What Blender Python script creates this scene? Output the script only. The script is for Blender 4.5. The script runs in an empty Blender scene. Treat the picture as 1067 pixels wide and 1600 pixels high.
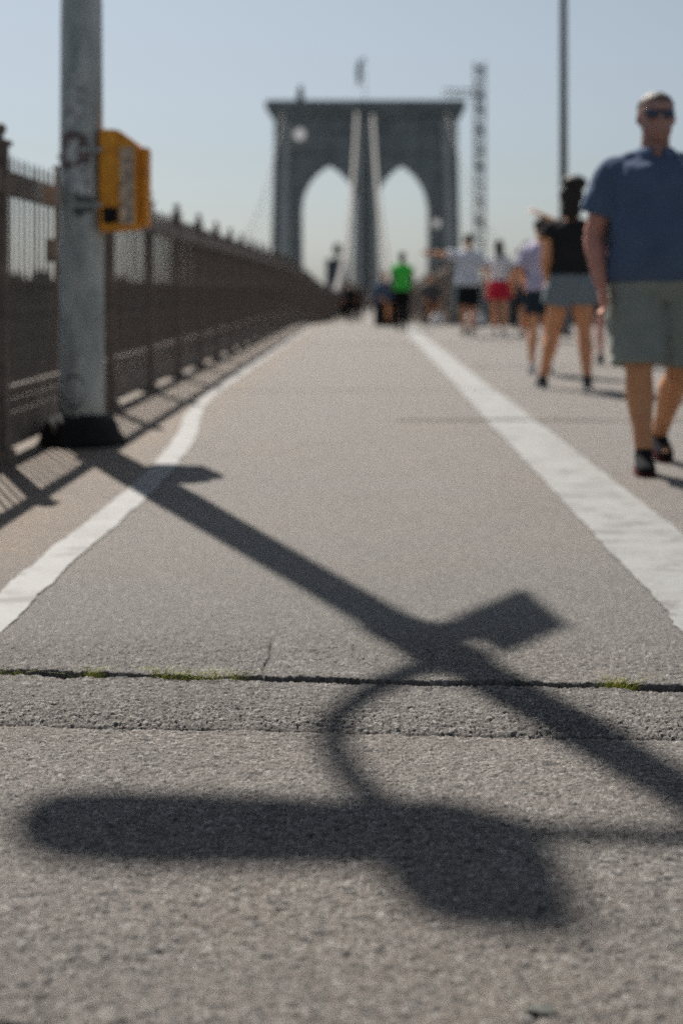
import bpy, bmesh, math, random
import numpy as np
from mathutils import Vector, Matrix
PI = math.pi
random.seed(7); rng = np.random.default_rng(7)
S = bpy.context.scene
COL = S.collection

# ------------------------------------------------------------------ camera, world, sun, exposure
F, EYE = 2222.0, 0.85            # focal length in photo pixels, eye height in metres
cd = bpy.data.cameras.new('camera'); cam = bpy.data.objects.new('camera', cd); COL.objects.link(cam)
cam.location = (0, 0, EYE); cam.rotation_euler = (PI/2, 0, 0)
cd.sensor_fit = 'VERTICAL'; cd.sensor_height = 36; cd.sensor_width = 24; cd.lens = F/1600*36
cd.shift_x = -36.5/1600; cd.shift_y = -348/1600
cd.clip_start = .05; cd.clip_end = 6000
cd.dof.use_dof = True; cd.dof.focus_distance = 2.75; cd.dof.aperture_fstop = 2.2
S.camera = cam

SUN_EL = math.radians(47.0)
SDX, SDY = .361, -.9326           # direction in which shadows fall on the ground
w = bpy.data.worlds.new('World'); S.world = w; w.use_nodes = True
nt = w.node_tree; nt.nodes.clear()
sky = nt.nodes.new('ShaderNodeTexSky'); sky.sky_type = 'NISHITA'; sky.sun_disc = False
sky.sun_elevation = SUN_EL; sky.sun_rotation = math.atan2(-SDX, -SDY)
sky.air_density = 1.0; sky.dust_density = 1.3; sky.ozone_density = 2.0; sky.altitude = 0
hs = nt.nodes.new('ShaderNodeHueSaturation'); hs.inputs['Saturation'].default_value = .44
bg = nt.nodes.new('ShaderNodeBackground'); bg.inputs['Strength'].default_value = .050
out = nt.nodes.new('ShaderNodeOutputWorld')
nt.links.new(sky.outputs[0], hs.inputs['Color']); tint = nt.nodes.new('ShaderNodeMix'); tint.data_type = 'RGBA'; tint.blend_type = 'MULTIPLY'; tint.inputs[0].default_value = 1; tint.inputs[7].default_value = (.915, .99, 1.05, 1)
nt.links.new(hs.outputs[0], tint.inputs[6]); nt.links.new(tint.outputs[2], bg.inputs[0]); nt.links.new(bg.outputs[0], out.inputs[0])
ld = bpy.data.lights.new('sun', 'SUN'); ld.energy = 5.0; ld.angle = math.radians(.55); ld.color = (1, .94, .86)
sun = bpy.data.objects.new('sun', ld); COL.objects.link(sun)
tosun = Vector((-SDX*math.cos(SUN_EL), -SDY*math.cos(SUN_EL), math.sin(SUN_EL)))
sun.rotation_euler = tosun.to_track_quat('Z', 'Y').to_euler(); sun.location = (-5, 10, 20)
S.render.engine = 'CYCLES'
S.cycles.use_denoising = False; S.cycles.use_adaptive_sampling = True; S.cycles.adaptive_threshold = .035; S.cycles.adaptive_min_samples = 16
S.cycles.max_bounces = 5; S.cycles.diffuse_bounces = 3
S.view_settings.view_transform = 'Standard'; S.view_settings.look = 'None'
S.view_settings.exposure = .50; S.view_settings.gamma = 1; S.view_settings.use_curve_mapping = False

# ------------------------------------------------------------------ placing helpers
def gz(y):                        # height of the walkway at distance y: it dips beyond the plaza
    if y < 32: return 0.0
    if y < 60: return -.6*((y-32)/28)**1.25
    return -.6 - (y-60)*.0102
def gnd(px, py):                  # a spot on the level ground in front, from where it lies in the photo
    y = EYE*F/(py-452.0); return ((px-570)/F*y, y)

# ------------------------------------------------------------------ materials
MATS = {}
def mat(name, col, rough=.7, metal=0, var=.15, scale=8, bump=0, bscale=60, spec=.3, col2=None):
    if name in MATS: return MATS[name]
    m = bpy.data.materials.new(name); m.use_nodes = True; t = m.node_tree; b = t.nodes['Principled BSDF']
    b.inputs['Roughness'].default_value = rough; b.inputs['Metallic'].default_value = metal
    b.inputs['Specular IOR Level'].default_value = spec
    tc = t.nodes.new('ShaderNodeTexCoord'); n = t.nodes.new('ShaderNodeTexNoise')
    n.inputs['Scale'].default_value = scale; n.inputs['Detail'].default_value = 6; n.inputs['Roughness'].default_value = .65
    t.links.new(tc.outputs['Object'], n.inputs['Vector'])
    r = t.nodes.new('ShaderNodeValToRGB')
    c = Vector(col); a = c*(1-var*1.6); e = Vector(col2) if col2 else c*(1+var)
    r.color_ramp.elements[0].position = .3; r.color_ramp.elements[0].color = (*a, 1)
    r.color_ramp.elements[1].position = .7; r.color_ramp.elements[1].color = (*e, 1)
    t.links.new(n.outputs['Fac'], r.inputs['Fac']); t.links.new(r.outputs['Color'], b.inputs['Base Color'])
    if bump:
        n2 = t.nodes.new('ShaderNodeTexNoise'); n2.inputs['Scale'].default_value = bscale; n2.inputs['Detail'].default_value = 4
        t.links.new(tc.outputs['Object'], n2.inputs['Vector'])
        bm_ = t.nodes.new('ShaderNodeBump'); bm_.inputs['Strength'].default_value = bump; bm_.inputs['Distance'].default_value = .01
        t.links.new(n2.outputs['Fac'], bm_.inputs['Height']); t.links.new(bm_.outputs['Normal'], b.inputs['Normal'])
    MATS[name] = m; return m

def nd(t, ty, **kw):
    n = t.nodes.new(ty)
    for k, v in kw.items():
        if k in n.inputs: n.inputs[k].default_value = v
        else: setattr(n, k, v)
    return n
def mixc(t, fac, a, b, mode='MIX'):
    m = t.nodes.new('ShaderNodeMix'); m.data_type = 'RGBA'; m.blend_type = mode
    for sock, v in ((m.inputs[0], fac), (m.inputs[6], a), (m.inputs[7], b)):
        if hasattr(v, 'is_output'): t.links.new(v, sock)
        else: sock.default_value = v if not isinstance(v, tuple) or len(v) == 4 else (*v, 1)
    return m.outputs[2]
def maprange(t, v, a, b, c=0., d=1.):
    m = t.nodes.new('ShaderNodeMapRange'); m.interpolation_type = 'SMOOTHSTEP'
    for i, x in enumerate((v, a, b, c, d)):
        if hasattr(x, 'is_output'): t.links.new(x, m.inputs[i])
        else: m.inputs[i].default_value = x
    return m.outputs[0]
def math_(t, op, a, b=0.):
    m = t.nodes.new('ShaderNodeMath'); m.operation = op
    for i, x in enumerate((a, b)):
        if hasattr(x, 'is_output'): t.links.new(x, m.inputs[i])
        else: m.inputs[i].default_value = x
    return m.outputs[0]

TAN = (.225, .155, .100); GREY = (.166, .149, .137)
def asphalt(near):
    m = bpy.data.materials.new('asphalt_near' if near else 'asphalt'); m.use_nodes = True; t = m.node_tree
    b = t.nodes['Principled BSDF']; b.inputs['Roughness'].default_value = .8; b.inputs['Specular IOR Level'].default_value = .35
    tc = nd(t, 'ShaderNodeTexCoord'); P = tc.outputs['Object']
    sep = nd(t, 'ShaderNodeSeparateXYZ'); t.links.new(P, sep.inputs[0])
    def noise(scale, detail=5, rough=.6):
        n = nd(t, 'ShaderNodeTexNoise', Scale=scale, Detail=detail, Roughness=rough); t.links.new(P, n.inputs['Vector']); return n.outputs['Fac']
    big = noise(.9, 6); mid = noise(6, 6, .7); fine = noise(70, 6, .8); vf = noise(420, 3, .8)
    # ochre strip of the older surfacing beside the fence
    xs = math_(t, 'ADD', sep.outputs[0], math_(t, 'MULTIPLY', math_(t, 'SUBTRACT', big, .5), .5))
    tanf = maprange(t, xs, -1.25, -.80, .85, 0)
    c = mixc(t, tanf, GREY, TAN)
    c = mixc(t, maprange(t, big, .35, .68, 0, .55), c, (.185, .148, .118))
    c = mixc(t, maprange(t, mid, .42, .75, 0, .20), c, (.10, .093, .087))
    # long stains across the walk
    mp = nd(t, 'ShaderNodeMapping'); mp.inputs['Scale'].default_value = (.35, 2.6, 1); t.links.new(P, mp.inputs[0])
    st = nd(t, 'ShaderNodeTexNoise', Scale=1.6, Detail=6, Roughness=.65); t.links.new(mp.outputs[0], st.inputs['Vector'])
    c = mixc(t, maprange(t, st.outputs['Fac'], .5, .75, 0, .28), c, (.12, .108, .098))
    gv = nd(t, 'ShaderNodeTexVoronoi', Scale=2.3); t.links.new(P, gv.inputs['Vector'])
    c = mixc(t, maprange(t, math_(t, 'ADD', gv.outputs['Distance'], math_(t, 'MULTIPLY', mid, .05)), .055, .075, .55, 0), c, (.07, .066, .062))
    wv = nd(t, 'ShaderNodeTexVoronoi', Scale=.55, feature='DISTANCE_TO_EDGE'); wm = nd(t, 'ShaderNodeVectorMath', operation='ADD'); nv = nd(t, 'ShaderNodeTexNoise', Scale=2.5, Detail=6, Roughness=.7); t.links.new(P, nv.inputs['Vector'])
    t.links.new(P, wm.inputs[0]); t.links.new(nv.outputs['Color'], wm.inputs[1]); t.links.new(wm.outputs[0], wv.inputs['Vector'])
    c = mixc(t, math_(t, 'MULTIPLY', maprange(t, wv.outputs['Distance'], .002, .009, .6, 0), maprange(t, big, .45, .55)), c, (.06, .056, .052))
    c = mixc(t, maprange(t, nv.outputs['Fac'], .35, .5, .30, 0), c, (.10, .092, .085))
    v = nd(t, 'ShaderNodeTexVoronoi', Scale=140.0); t.links.new(P, v.inputs['Vector'])
    s3 = nd(t, 'ShaderNodeSeparateColor'); t.links.new(v.outputs['Color'], s3.inputs[0])
    tone = math_(t, 'ADD', math_(t, 'MULTIPLY', s3.outputs[0], .72), .14); zone = maprange(t, math_(t, 'ADD', sep.outputs[1], math_(t, 'MULTIPLY', math_(t, 'SUBTRACT', mid, .5), 2.2)), 3.7, 4.9, .95, 0)
    if near:
        a = nd(t, 'ShaderNodeAttribute', attribute_name='stone'); sa = nd(t, 'ShaderNodeSeparateColor'); t.links.new(a.outputs['Color'], sa.inputs[0])
        far = maprange(t, sep.outputs[1], 3.25, 3.72, 0, 1); tn, zn = tone, zone
        def blend(p, q): return math_(t, 'ADD', math_(t, 'MULTIPLY', p, math_(t, 'SUBTRACT', 1., far)), math_(t, 'MULTIPLY', q, far))
        tone = blend(sa.outputs[0], tn); zone = blend(sa.outputs[1], zn); pit = sa.outputs[2]
    c = mixc(t, math_(t, 'MULTIPLY', zone, .55), c, (.100, .099, .096))
    c = mixc(t, maprange(t, tone, .0, .42, .9, 0), c, (.045, .043, .041))
    c = mixc(t, maprange(t, tone, .70, 1.0, 0, .75), c, (.36, .345, .32))
    v = nd(t, 'ShaderNodeTexVoronoi', Scale=240.0); t.links.new(P, v.inputs['Vector'])
    s4 = nd(t, 'ShaderNodeSeparateColor'); t.links.new(v.outputs['Color'], s4.inputs[0])
    c = mixc(t, maprange(t, s4.outputs[0], 0, .30, .70, 0), c, (.040, .038, .036))
    c = mixc(t, maprange(t, s4.outputs[0], .80, 1, 0, .8), c, (.34, .325, .30))
    if near: c = mixc(t, pit, c, (.020, .019, .017))
    c = mixc(t, maprange(t, fine, .35, .6, .35, 0), c, (.06, .056, .052))
    c = mixc(t, maprange(t, vf, .48, .75, 0, .4), c, (.30, .285, .26))
    t.links.new(c, b.inputs['Base Color'])
    h = math_(t, 'ADD', math_(t, 'MULTIPLY', fine, .6), math_(t, 'MULTIPLY', vf, .5))
    vd = nd(t, 'ShaderNodeTexVoronoi', Scale=150.0); t.links.new(P, vd.inputs['Vector'])
    h = math_(t, 'SUBTRACT', h, math_(t, 'MULTIPLY', vd.outputs['Distance'], far)) if near else math_(t, 'SUBTRACT', h, vd.outputs['Distance'])
    bp = nd(t, 'ShaderNodeBump', Strength=.9, Distance=.0045)
    t.links.new(h, bp.inputs['Height']); t.links.new(bp.outputs['Normal'], b.inputs['Normal'])
    return m
M_ASPH = asphalt(False); M_NEAR = asphalt(True)

def paint_mat(wear=0.):
    m = bpy.data.materials.new('road_paint'); m.use_nodes = True; t = m.node_tree
    b = t.nodes['Principled BSDF']; b.inputs['Roughness'].default_value = .7
    tc = nd(t, 'ShaderNodeTexCoord'); P = tc.outputs['Object']
    mp = nd(t, 'ShaderNodeMapping'); mp.inputs['Scale'].default_value = (.8, 2.2, 1); t.links.new(P, mp.inputs[0])
    n = nd(t, 'ShaderNodeTexNoise', Scale=5.0, Detail=6, Roughness=.7); t.links.new(mp.outputs[0], n.inputs['Vector'])
    n2 = nd(t, 'ShaderNodeTexNoise', Scale=130.0, Detail=4, Roughness=.7); t.links.new(P, n2.inputs['Vector'])
    c = mixc(t, maprange(t, n2.outputs['Fac'], .3, .75, 0, .8), (.250, .254, .25), (.165, .165, .16))
    c = mixc(t, maprange(t, n.outputs['Fac'], .55, .66, 0, .7), c, (.13, .122, .114))
    c = mixc(t, maprange(t, n2.outputs['Fac'], .62, .70, 0, .5), c, (.13, .122, .114))
    n3 = nd(t, 'ShaderNodeTexNoise', Scale=4.5, Detail=7, Roughness=.75); t.links.new(P, n3.inputs['Vector'])
    c = mixc(t, maprange(t, n3.outputs['Fac'], .42, .66, 0, .55), c, (.150, .145, .138))
    c = mixc(t, math_(t, 'MULTIPLY', maprange(t, n3.outputs['Fac'], .46, .56), maprange(t, n.outputs['Fac'], .50, .56, 0, .85)), c, (.10, .095, .09))
    if wear: c = mixc(t, maprange(t, n.outputs['Fac'], .35, .6, wear*.7, wear), c, (.158, .146, .134))
    t.links.new(c, b.inputs['Base Color'])
    bp = nd(t, 'ShaderNodeBump', Strength=.5, Distance=.002); t.links.new(n2.outputs['Fac'], bp.inputs['Height']); t.links.new(bp.outputs['Normal'], b.inputs['Normal'])
    return m
M_PAINT = paint_mat(); M_WORN = paint_mat(.6)

def granite_mat(name, c0, c1, sc=1.0, stain=1.0):
    m = bpy.data.materials.new(name); m.use_nodes = True; t = m.node_tree
    b = t.nodes['Principled BSDF']; b.inputs['Roughness'].default_value = .9
    tc = nd(t, 'ShaderNodeTexCoord'); sep = nd(t, 'ShaderNodeSeparateXYZ'); t.links.new(tc.outputs['Object'], sep.inputs[0])
    cmb = nd(t, 'ShaderNodeCombineXYZ'); t.links.new(math_(t, 'ADD', sep.outputs[0], sep.outputs[1]), cmb.inputs[0]); t.links.new(sep.outputs[2], cmb.inputs[1])
    br = nd(t, 'ShaderNodeTexBrick', Scale=1.0); br.inputs['Brick Width'].default_value = 1.5*sc; br.inputs['Row Height'].default_value = .6*sc
    br.inputs['Mortar Size'].default_value = .035; br.inputs['Color1'].default_value = (*c0, 1); br.inputs['Color2'].default_value = (*c1, 1); br.inputs['Mortar'].default_value = (.05, .05, .05, 1)
    t.links.new(cmb.outputs[0], br.inputs['Vector'])
    n = nd(t, 'ShaderNodeTexNoise', Scale=.35, Detail=6, Roughness=.7); t.links.new(tc.outputs['Object'], n.inputs['Vector'])
    c = mixc(t, maprange(t, n.outputs['Fac'], .38, .62, 0, .8*stain), br.outputs['Color'], tuple(x*.5 for x in c0))
    mq = nd(t, 'ShaderNodeMapping'); mq.inputs['Scale'].default_value = (1.2, 1.2, .08); t.links.new(tc.outputs['Object'], mq.inputs[0])
    nq = nd(t, 'ShaderNodeTexNoise', Scale=.6, Detail=5, Roughness=.7); t.links.new(mq.outputs[0], nq.inputs['Vector']); c = mixc(t, maprange(t, nq.outputs['Fac'], .5, .68, 0, .5*stain), c, tuple(x*.4 for x in c0))
    t.links.new(c, b.inputs['Base Color']); return m
M_GRAN = granite_mat('dark_granite', (.52, .53, .51), (.36, .37, .36))
M_GRAN2 = granite_mat('pale_granite', (.80, .76, .71), (.68, .65, .61), 1, .35)

M_IRON = mat('fence_paint', (.165, .130, .108), .65, 0, .3, 9, .3, 40, .3, (.27, .215, .18))
M_IRON2 = mat('girder_paint', (.17, .145, .125), .7, 0, .3, 3, .2, 30)
M_RUST = mat('rust', (.20, .125, .085), .85, 0, .35, 30)
M_BLACK = mat('black_rubber', (.012, .012, .012), .8, 0, .3, 20, .6, 60)
M_DARKM = mat('dark_pole_paint', (.035, .038, .036), .5, 0, .2, 12)
M_WHITE = mat('white_plastic', (.75, .73, .72), .5, 0, .05, 5)
M_SEAL = mat('joint_sealant', (.045, .042, .04), .7, 0, .4, 30, .5, 80)

def pole_mat():
    m = bpy.data.materials.new('weathered_pole_paint'); m.use_nodes = True; t = m.node_tree
    b = t.nodes['Principled BSDF']; b.inputs['Roughness'].default_value = .55; b.inputs['Metallic'].default_value = .25
    tc = nd(t, 'ShaderNodeTexCoord'); P = tc.outputs['Object']
    mp = nd(t, 'ShaderNodeMapping'); mp.inputs['Scale'].default_value = (6, 6, 1.6); t.links.new(P, mp.inputs[0])
    n = nd(t, 'ShaderNodeTexNoise', Scale=1.5, Detail=8, Roughness=.7); t.links.new(mp.outputs[0], n.inputs['Vector'])
    n2 = nd(t, 'ShaderNodeTexNoise', Scale=14.0, Detail=6, Roughness=.7); t.links.new(P, n2.inputs['Vector'])
    c = mixc(t, maprange(t, n.outputs['Fac'], .3, .7), (.25, .28, .275), (.56, .58, .55))
    c = mixc(t, maprange(t, n2.outputs['Fac'], .55, .72, 0, .5), c, (.16, .18, .18))
    t.links.new(c, b.inputs['Base Color'])
    bp = nd(t, 'ShaderNodeBump', Strength=.25, Distance=.004); t.links.new(n2.outputs['Fac'], bp.inputs['Height']); t.links.new(bp.outputs['Normal'], b.inputs['Normal'])
    return m
M_POLE = pole_mat()

# ------------------------------------------------------------------ mesh helpers
class MB:
    def __init__(s): s.v = []; s.f = []
    def add(s, vs, fs):
        o = len(s.v); s.v += [tuple(v) for v in vs]; s.f += [tuple(i+o for i in f) for f in fs]; return s
    def box(s, a, b):
        (x0, y0, z0), (x1, y1, z1) = a, b
        return s.add([(x0,y0,z0),(x1,y0,z0),(x1,y1,z0),(x0,y1,z0),(x0,y0,z1),(x1,y0,z1),(x1,y1,z1),(x0,y1,z1)],
                     [(0,3,2,1),(4,5,6,7),(0,1,5,4),(1,2,6,5),(2,3,7,6),(3,0,4,7)])
    def cbox(s, c, d): return s.box([c[i]-d[i]/2 for i in range(3)], [c[i]+d[i]/2 for i in range(3)])
    def frustum(s, c0, d0, c1, d1):
        vs = []
        for c, d in ((c0, d0), (c1, d1)):
            vs += [(c[0]-d[0]/2,c[1]-d[1]/2,c[2]),(c[0]+d[0]/2,c[1]-d[1]/2,c[2]),(c[0]+d[0]/2,c[1]+d[1]/2,c[2]),(c[0]-d[0]/2,c[1]+d[1]/2,c[2])]
        return s.add(vs, [(0,3,2,1),(4,5,6,7),(0,1,5,4),(1,2,6,5),(2,3,7,6),(3,0,4,7)])
    def loft(s, rings):                      # rings: equal-length lists of points
        n = len(rings[0]); vs = [p for r in rings for p in r]; fs = []
        for k in range(len(rings)-1):
            for i in range(n):
                j = (i+1) % n; fs.append((k*n+i, k*n+j, (k+1)*n+j, (k+1)*n+i))
        fs.append(tuple(range(n-1, -1, -1))); fs.append(tuple((len(rings)-1)*n+i for i in range(n)))
        return s.add(vs, fs)
    def tube(s, pts, rad, n=10, flat=1.0, up=None):
        pts = [Vector(p) for p in pts]; rings = []
        if not hasattr(rad, '__len__'): rad = [rad]*len(pts)
        u = None
        for i, p in enumerate(pts):
            d = (pts[min(i+1, len(pts)-1)]-pts[max(i-1, 0)]).normalized()
            if u is None:
                ref = Vector(up) if up else (Vector((1,0,0)) if abs(d.x) < .8 else Vector((0,1,0)))
                u = (ref-d*ref.dot(d)).normalized()
            else: u = (u-d*u.dot(d)).normalized()
            v = d.cross(u)
            rings.append([p+u*(rad[i]*math.cos(2*PI*k/n))+v*(rad[i]*flat*math.sin(2*PI*k/n)) for k in range(n)])
        return s.loft(rings)
    def ball(s, c, r, n=12, m=8):
        if not hasattr(r, '__len__'): r = (r, r, r)
        rings = []
        for k in range(m+1):
            a = -PI/2*.985+PI*.985*k/m
            rings.append([(c[0]+r[0]*math.cos(a)*math.cos(2*PI*i/n), c[1]+r[1]*math.cos(a)*math.sin(2*PI*i/n), c[2]+r[2]*math.sin(a)) for i in range(n)])
        return s.loft(rings)
    def rings(s, spec, n=20, pw=2.0):        # spec: (z, cx, cy, rx, ry)
        R = []
        for z, cx, cy, rx, ry in spec:
            ring = []
            for i in range(n):
                a = 2*PI*i/n; ca, sa = math.cos(a), math.sin(a)
                ring.append((cx+rx*math.copysign(abs(ca)**(2/pw), ca), cy+ry*math.copysign(abs(sa)**(2/pw), sa), z))
            R.append(ring)
        return s.loft(R)
    def mesh(s, name, smooth=False):
        me = bpy.data.meshes.new(name); me.from_pydata(s.v, [], s.f); me.update()
        if smooth: me.polygons.foreach_set('use_smooth', [True]*len(me.polygons))
        return me
    def build(s, name, m, parent=None, smooth=False, bevel=0):
        me = s.mesh(name, smooth)
        bm = bmesh.new(); bm.from_mesh(me); bmesh.ops.recalc_face_normals(bm, faces=bm.faces)
        if bevel: bmesh.ops.bevel(bm, geom=[e for e in bm.edges if e.calc_face_angle(0) > .6], offset=bevel, segments=2, affect='EDGES')
        bm.to_mesh(me); bm.free()
        if m: me.materials.append(m)
        return link(name, me, parent)
def link(name, me, parent=None):
    o = bpy.data.objects.new(name, me); COL.objects.link(o)
    if parent: o.parent = parent
    return o
def tag(o, label=None, cat=None, group=None, kind=None):
    if label: o['label'] = label
    if cat: o['category'] = cat
    if group: o['group'] = group
    if kind: o['kind'] = kind
    return o
def thing(name, loc, label, cat, group=None, rz=0):
    o = link(name, None); o.location = loc; o.rotation_euler = (0, 0, rz); o.empty_display_size = .1
    return tag(o, label, cat, group)

# ------------------------------------------------------------------ the walkway
NX0, NX1, NY0, NY1 = -1.20, 1.12, 1.42, 3.78
def sheet(name, xs, ys, m, z=0., kind='structure', nb=False):
    vs = [(x, y, gz(y)+z) for y in ys for x in xs]; n = len(xs)
    fs = [(j*n+i, j*n+i+1, (j+1)*n+i+1, (j+1)*n+i) for j in range(len(ys)-1) for i in range(n-1)]
    o = MB().add(vs, fs).build(name, m); o['kind'] = kind; return o
PX0, PX1 = -1.93, 6.4
sheet('walkway', [PX0, PX1], [NY1, 12, 20, 32, 34], M_ASPH)
sheet('walkway', [PX0, NX0], [-6, 0, NY0, NY1], M_ASPH)
sheet('walkway', [NX1, PX1], [-6, 0, NY0, NY1], M_ASPH)
sheet('walkway', [NX0, NX1], [-6, NY0], M_ASPH)
sheet('walkway', [-2.3, 2.2], [34, 36, 40, 45, 50, 55, 60, 100, 200, 330, 700], M_ASPH)

def worley(X, Y, s, seed, sx=1.0):
    gx = X/(s*sx); gy = Y/s; ix = np.floor(gx).astype(np.int64); iy = np.floor(gy).astype(np.int64)
    best = np.full(X.shape, 9.); sec = np.full(X.shape, 9.); bid = np.zeros(X.shape)
    for dx in (-1, 0, 1):
        for dy in (-1, 0, 1):
            cx, cy = ix+dx, iy+dy
            hsh = (cx*73856093 ^ cy*19349663 ^ seed*83492791) & 0xffffff
            r1 = ((hsh*1103515245+12345) & 0x7fffffff)/2147483648.; h2 = (hsh*22695477+1) & 0x7fffffff
            r2 = h2/2147483648.; r3 = ((h2*1664525+1013904223) & 0x7fffffff)/2147483648.
            d = (gx-(cx+.1+.8*r1))**2+(gy-(cy+.1+.8*r2))**2
            k = d < best; sec = np.where(k, best, np.minimum(sec, d)); best = np.where(k, d, best); bid = np.where(k, r3, bid)
    return np.sqrt(best), bid, np.sqrt(sec)-np.sqrt(best)
def vnoise(x, y, s, seed):                   # smooth value noise
    gx, gy = x/s, y/s; ix, iy = np.floor(gx).astype(np.int64), np.floor(gy).astype(np.int64); fx, fy = gx-ix, gy-iy
    fx, fy = fx*fx*(3-2*fx), fy*fy*(3-2*fy)
    def h(a, b): q = (a*73856093 ^ b*19349663 ^ seed*2654435) & 0xffffff; return ((q*1103515245+12345) & 0x7fffffff)/2147483648.
    return (h(ix,iy)*(1-fx)+h(ix+1,iy)*fx)*(1-fy)+(h(ix,iy+1)*(1-fx)+h(ix+1,iy+1)*fx)*fy
def sst(a, b, x): t = np.clip((x-a)/(b-a), 0, 1); return t*t*(3-2*t)

nx, ny = 1000, 1000
xs = np.linspace(NX0, NX1, nx); ys = NY0+(NY1-NY0)*np.linspace(0, 1, ny)**1.25
X, Y = np.meshgrid(xs, ys)
def joint_y(x):   return 3.142-.135*(x+.81)/1.48+.010*np.sin(x*3.1)+.016*(vnoise(x, x*0, .09, 3)-.5)+.006*(vnoise(x, x*0, .02, 5)-.5)
def seam_y(x):    return 2.762-.088*(x+.71)/1.31+.004*(vnoise(x, x*0, .05, 9)-.5)
JY, SY = joint_y(X), seam_y(X)
coarse = sst(0, .02, Y-SY)*sst(0, .02, JY-Y)                         # rough strip between seam and joint
patch = sst(0, .02, Y-JY)*sst(.02, -.02, X+.226-.02*np.sin(Y*9))*sst(.5, 0, Y-3.25-.2*vnoise(X, Y, .2, 4))
far_rough = sst(0, .02, Y-JY)
rough = np.clip(.40+.75*coarse*sst(.0, .35, .38-(Y-SY))*1.0+.30*coarse+.45*patch+.2*far_rough, 0, 1.4)
wb = vnoise(X, Y, .006, 60)*.004
f1, id1, e1 = worley(X+wb, Y+wb*.6, .0120, 11, 1.5); f2, id2, e2 = worley(X+wb*.5, Y+wb, .0066, 12, 1.35); f3, id3, _e = worley(X, Y, .024, 13, 1.4)
flaky = coarse*sst(.30, .02, Y-SY)+.25*coarse+.35*patch
stone1 = sst(.03, .17, e1)*(.45+.55*id1)+.25*np.clip(.5-f1, 0, 1)*np.where((id1*97) % 1 > .5, 1, -1)
stone2 = sst(.02, .2, e2)*(.25+.75*id2)
gap1 = sst(.14, .03, e1)
H = .0062*flaky*stone1+(.0032+.0012*np.clip(rough, 0, 1))*stone2-.0030*(vnoise(X, Y, .12, 21)-.5)-.002*(vnoise(X, Y, .03, 22)-.5)-.0022*(vnoise(X*.6, Y, .009, 23)-.5)-.0022*sst(.74, .86, vnoise(X*.55, Y, .012, 24))*sst(.3, .7, vnoise(X, Y, .15, 25))
pits = .5*(id3 > .97)*np.sqrt(np.clip(1-(f3/.42)**2, 0, 1))*sst(.35, .75, vnoise(X, Y, .25, 31))
H -= .004*pits
# the open joint, the seam, a hairline crack and the hole at the near edge
wj = .003+.011*vnoise(X, X*0, .16, 41)**1.3+.007*vnoise(X, X*0, .03, 42)
gj = sst(1.35, .75, np.abs(Y-JY)/wj)
gs = sst(1.5, .5, np.abs(Y-SY)/(.0022+.0025*vnoise(X, X*0, .05, 43)))*(.4+.6*vnoise(X, X*0, .3, 44))
gc = sst(1.5, .5, np.abs(X+.224+.002*np.sin(Y*30)-.006*(vnoise(Y, Y*0, .05, 45)-.5))/.002)*sst(0, .02, Y-JY)*sst(.42, .3, Y-JY)
cr = -.52+.05*np.sin(Y*14)+.02*(vnoise(Y, X*0, .04, 47)-.5)           # short crack running toward the lens
gk = 0*X
HY = 1.652-.02*sst(-.6, -.3, X)+.02*(vnoise(X, X*0, .06, 46)-.5)
gh = sst(.03, .01, np.abs(Y-HY+.012))*sst(-.33, -.42, X)
H -= .035*gj+.005*gs+.010*gc+.007*gk+.02*gh
H += .004*sst(.07, .02, np.abs(Y-JY-.035))*(1-gj)                      # the far lip stands a little proud
H += -.012*sst(0, .06, JY-Y)*0
H *= 1-.75*sst(3.25, 3.72, Y); edge = np.minimum.reduce([X-NX0, NX1-X, Y-NY0, NY1-Y]); H = H*sst(0, .04, edge)-.0015*(1-sst(0, .04, edge))*0
V = np.stack([X, Y, H], -1).reshape(-1, 3).astype(np.float32)
me = bpy.data.meshes.new('near_walkway')
I = np.arange(nx*ny).reshape(ny, nx); Q = np.stack([I[:-1,:-1], I[:-1,1:], I[1:,1:], I[1:,:-1]], -1).reshape(-1, 4)
me.vertices.add(nx*ny); me.vertices.foreach_set('co', V.ravel())
me.loops.add(Q.size); me.loops.foreach_set('vertex_index', Q.ravel().astype(np.int32))
me.polygons.add(len(Q)); me.polygons.foreach_set('loop_start', np.arange(0, Q.size, 4, dtype=np.int32))
me.polygons.foreach_set('loop_total', np.full(len(Q), 4, dtype=np.int32))
me.update(); me.validate()
ca = me.color_attributes.new('stone', 'FLOAT_COLOR', 'POINT')
tone = .30+.55*id2; tone = np.where(id2 > .955, 1.0, tone); tone = np.where(id2 < .13, .03, tone); tone = np.where((id1 > .965) & (f1 < .4), 1.0, tone); tone = np.where((id1 < .05) & (f1 < .5), .0, tone)
hol = sst(.72, .86, vnoise(X*.55, Y, .012, 24))*sst(.3, .7, vnoise(X, Y, .15, 25)); tone = tone*(1-.35*hol)
fk = np.clip(flaky, 0, 1); tone = tone*(1-fk*.8)+fk*.8*(.45+.6*id1)*(1-.9*gap1)
zone = np.clip(coarse*.9+patch*.25+.70*far_rough, 0, 1)
pit = np.clip(np.maximum.reduce([gj*1.0, gs*.7, gc*.6, gk*.6, gh*.9, pits*.45]), 0, 1)
ca.data.foreach_set('color', np.stack([tone, zone, pit, np.ones_like(tone)], -1).astype(np.float32).ravel())
me.materials.append(M_NEAR); link('near_walkway', me)['kind'] = 'structure'

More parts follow.
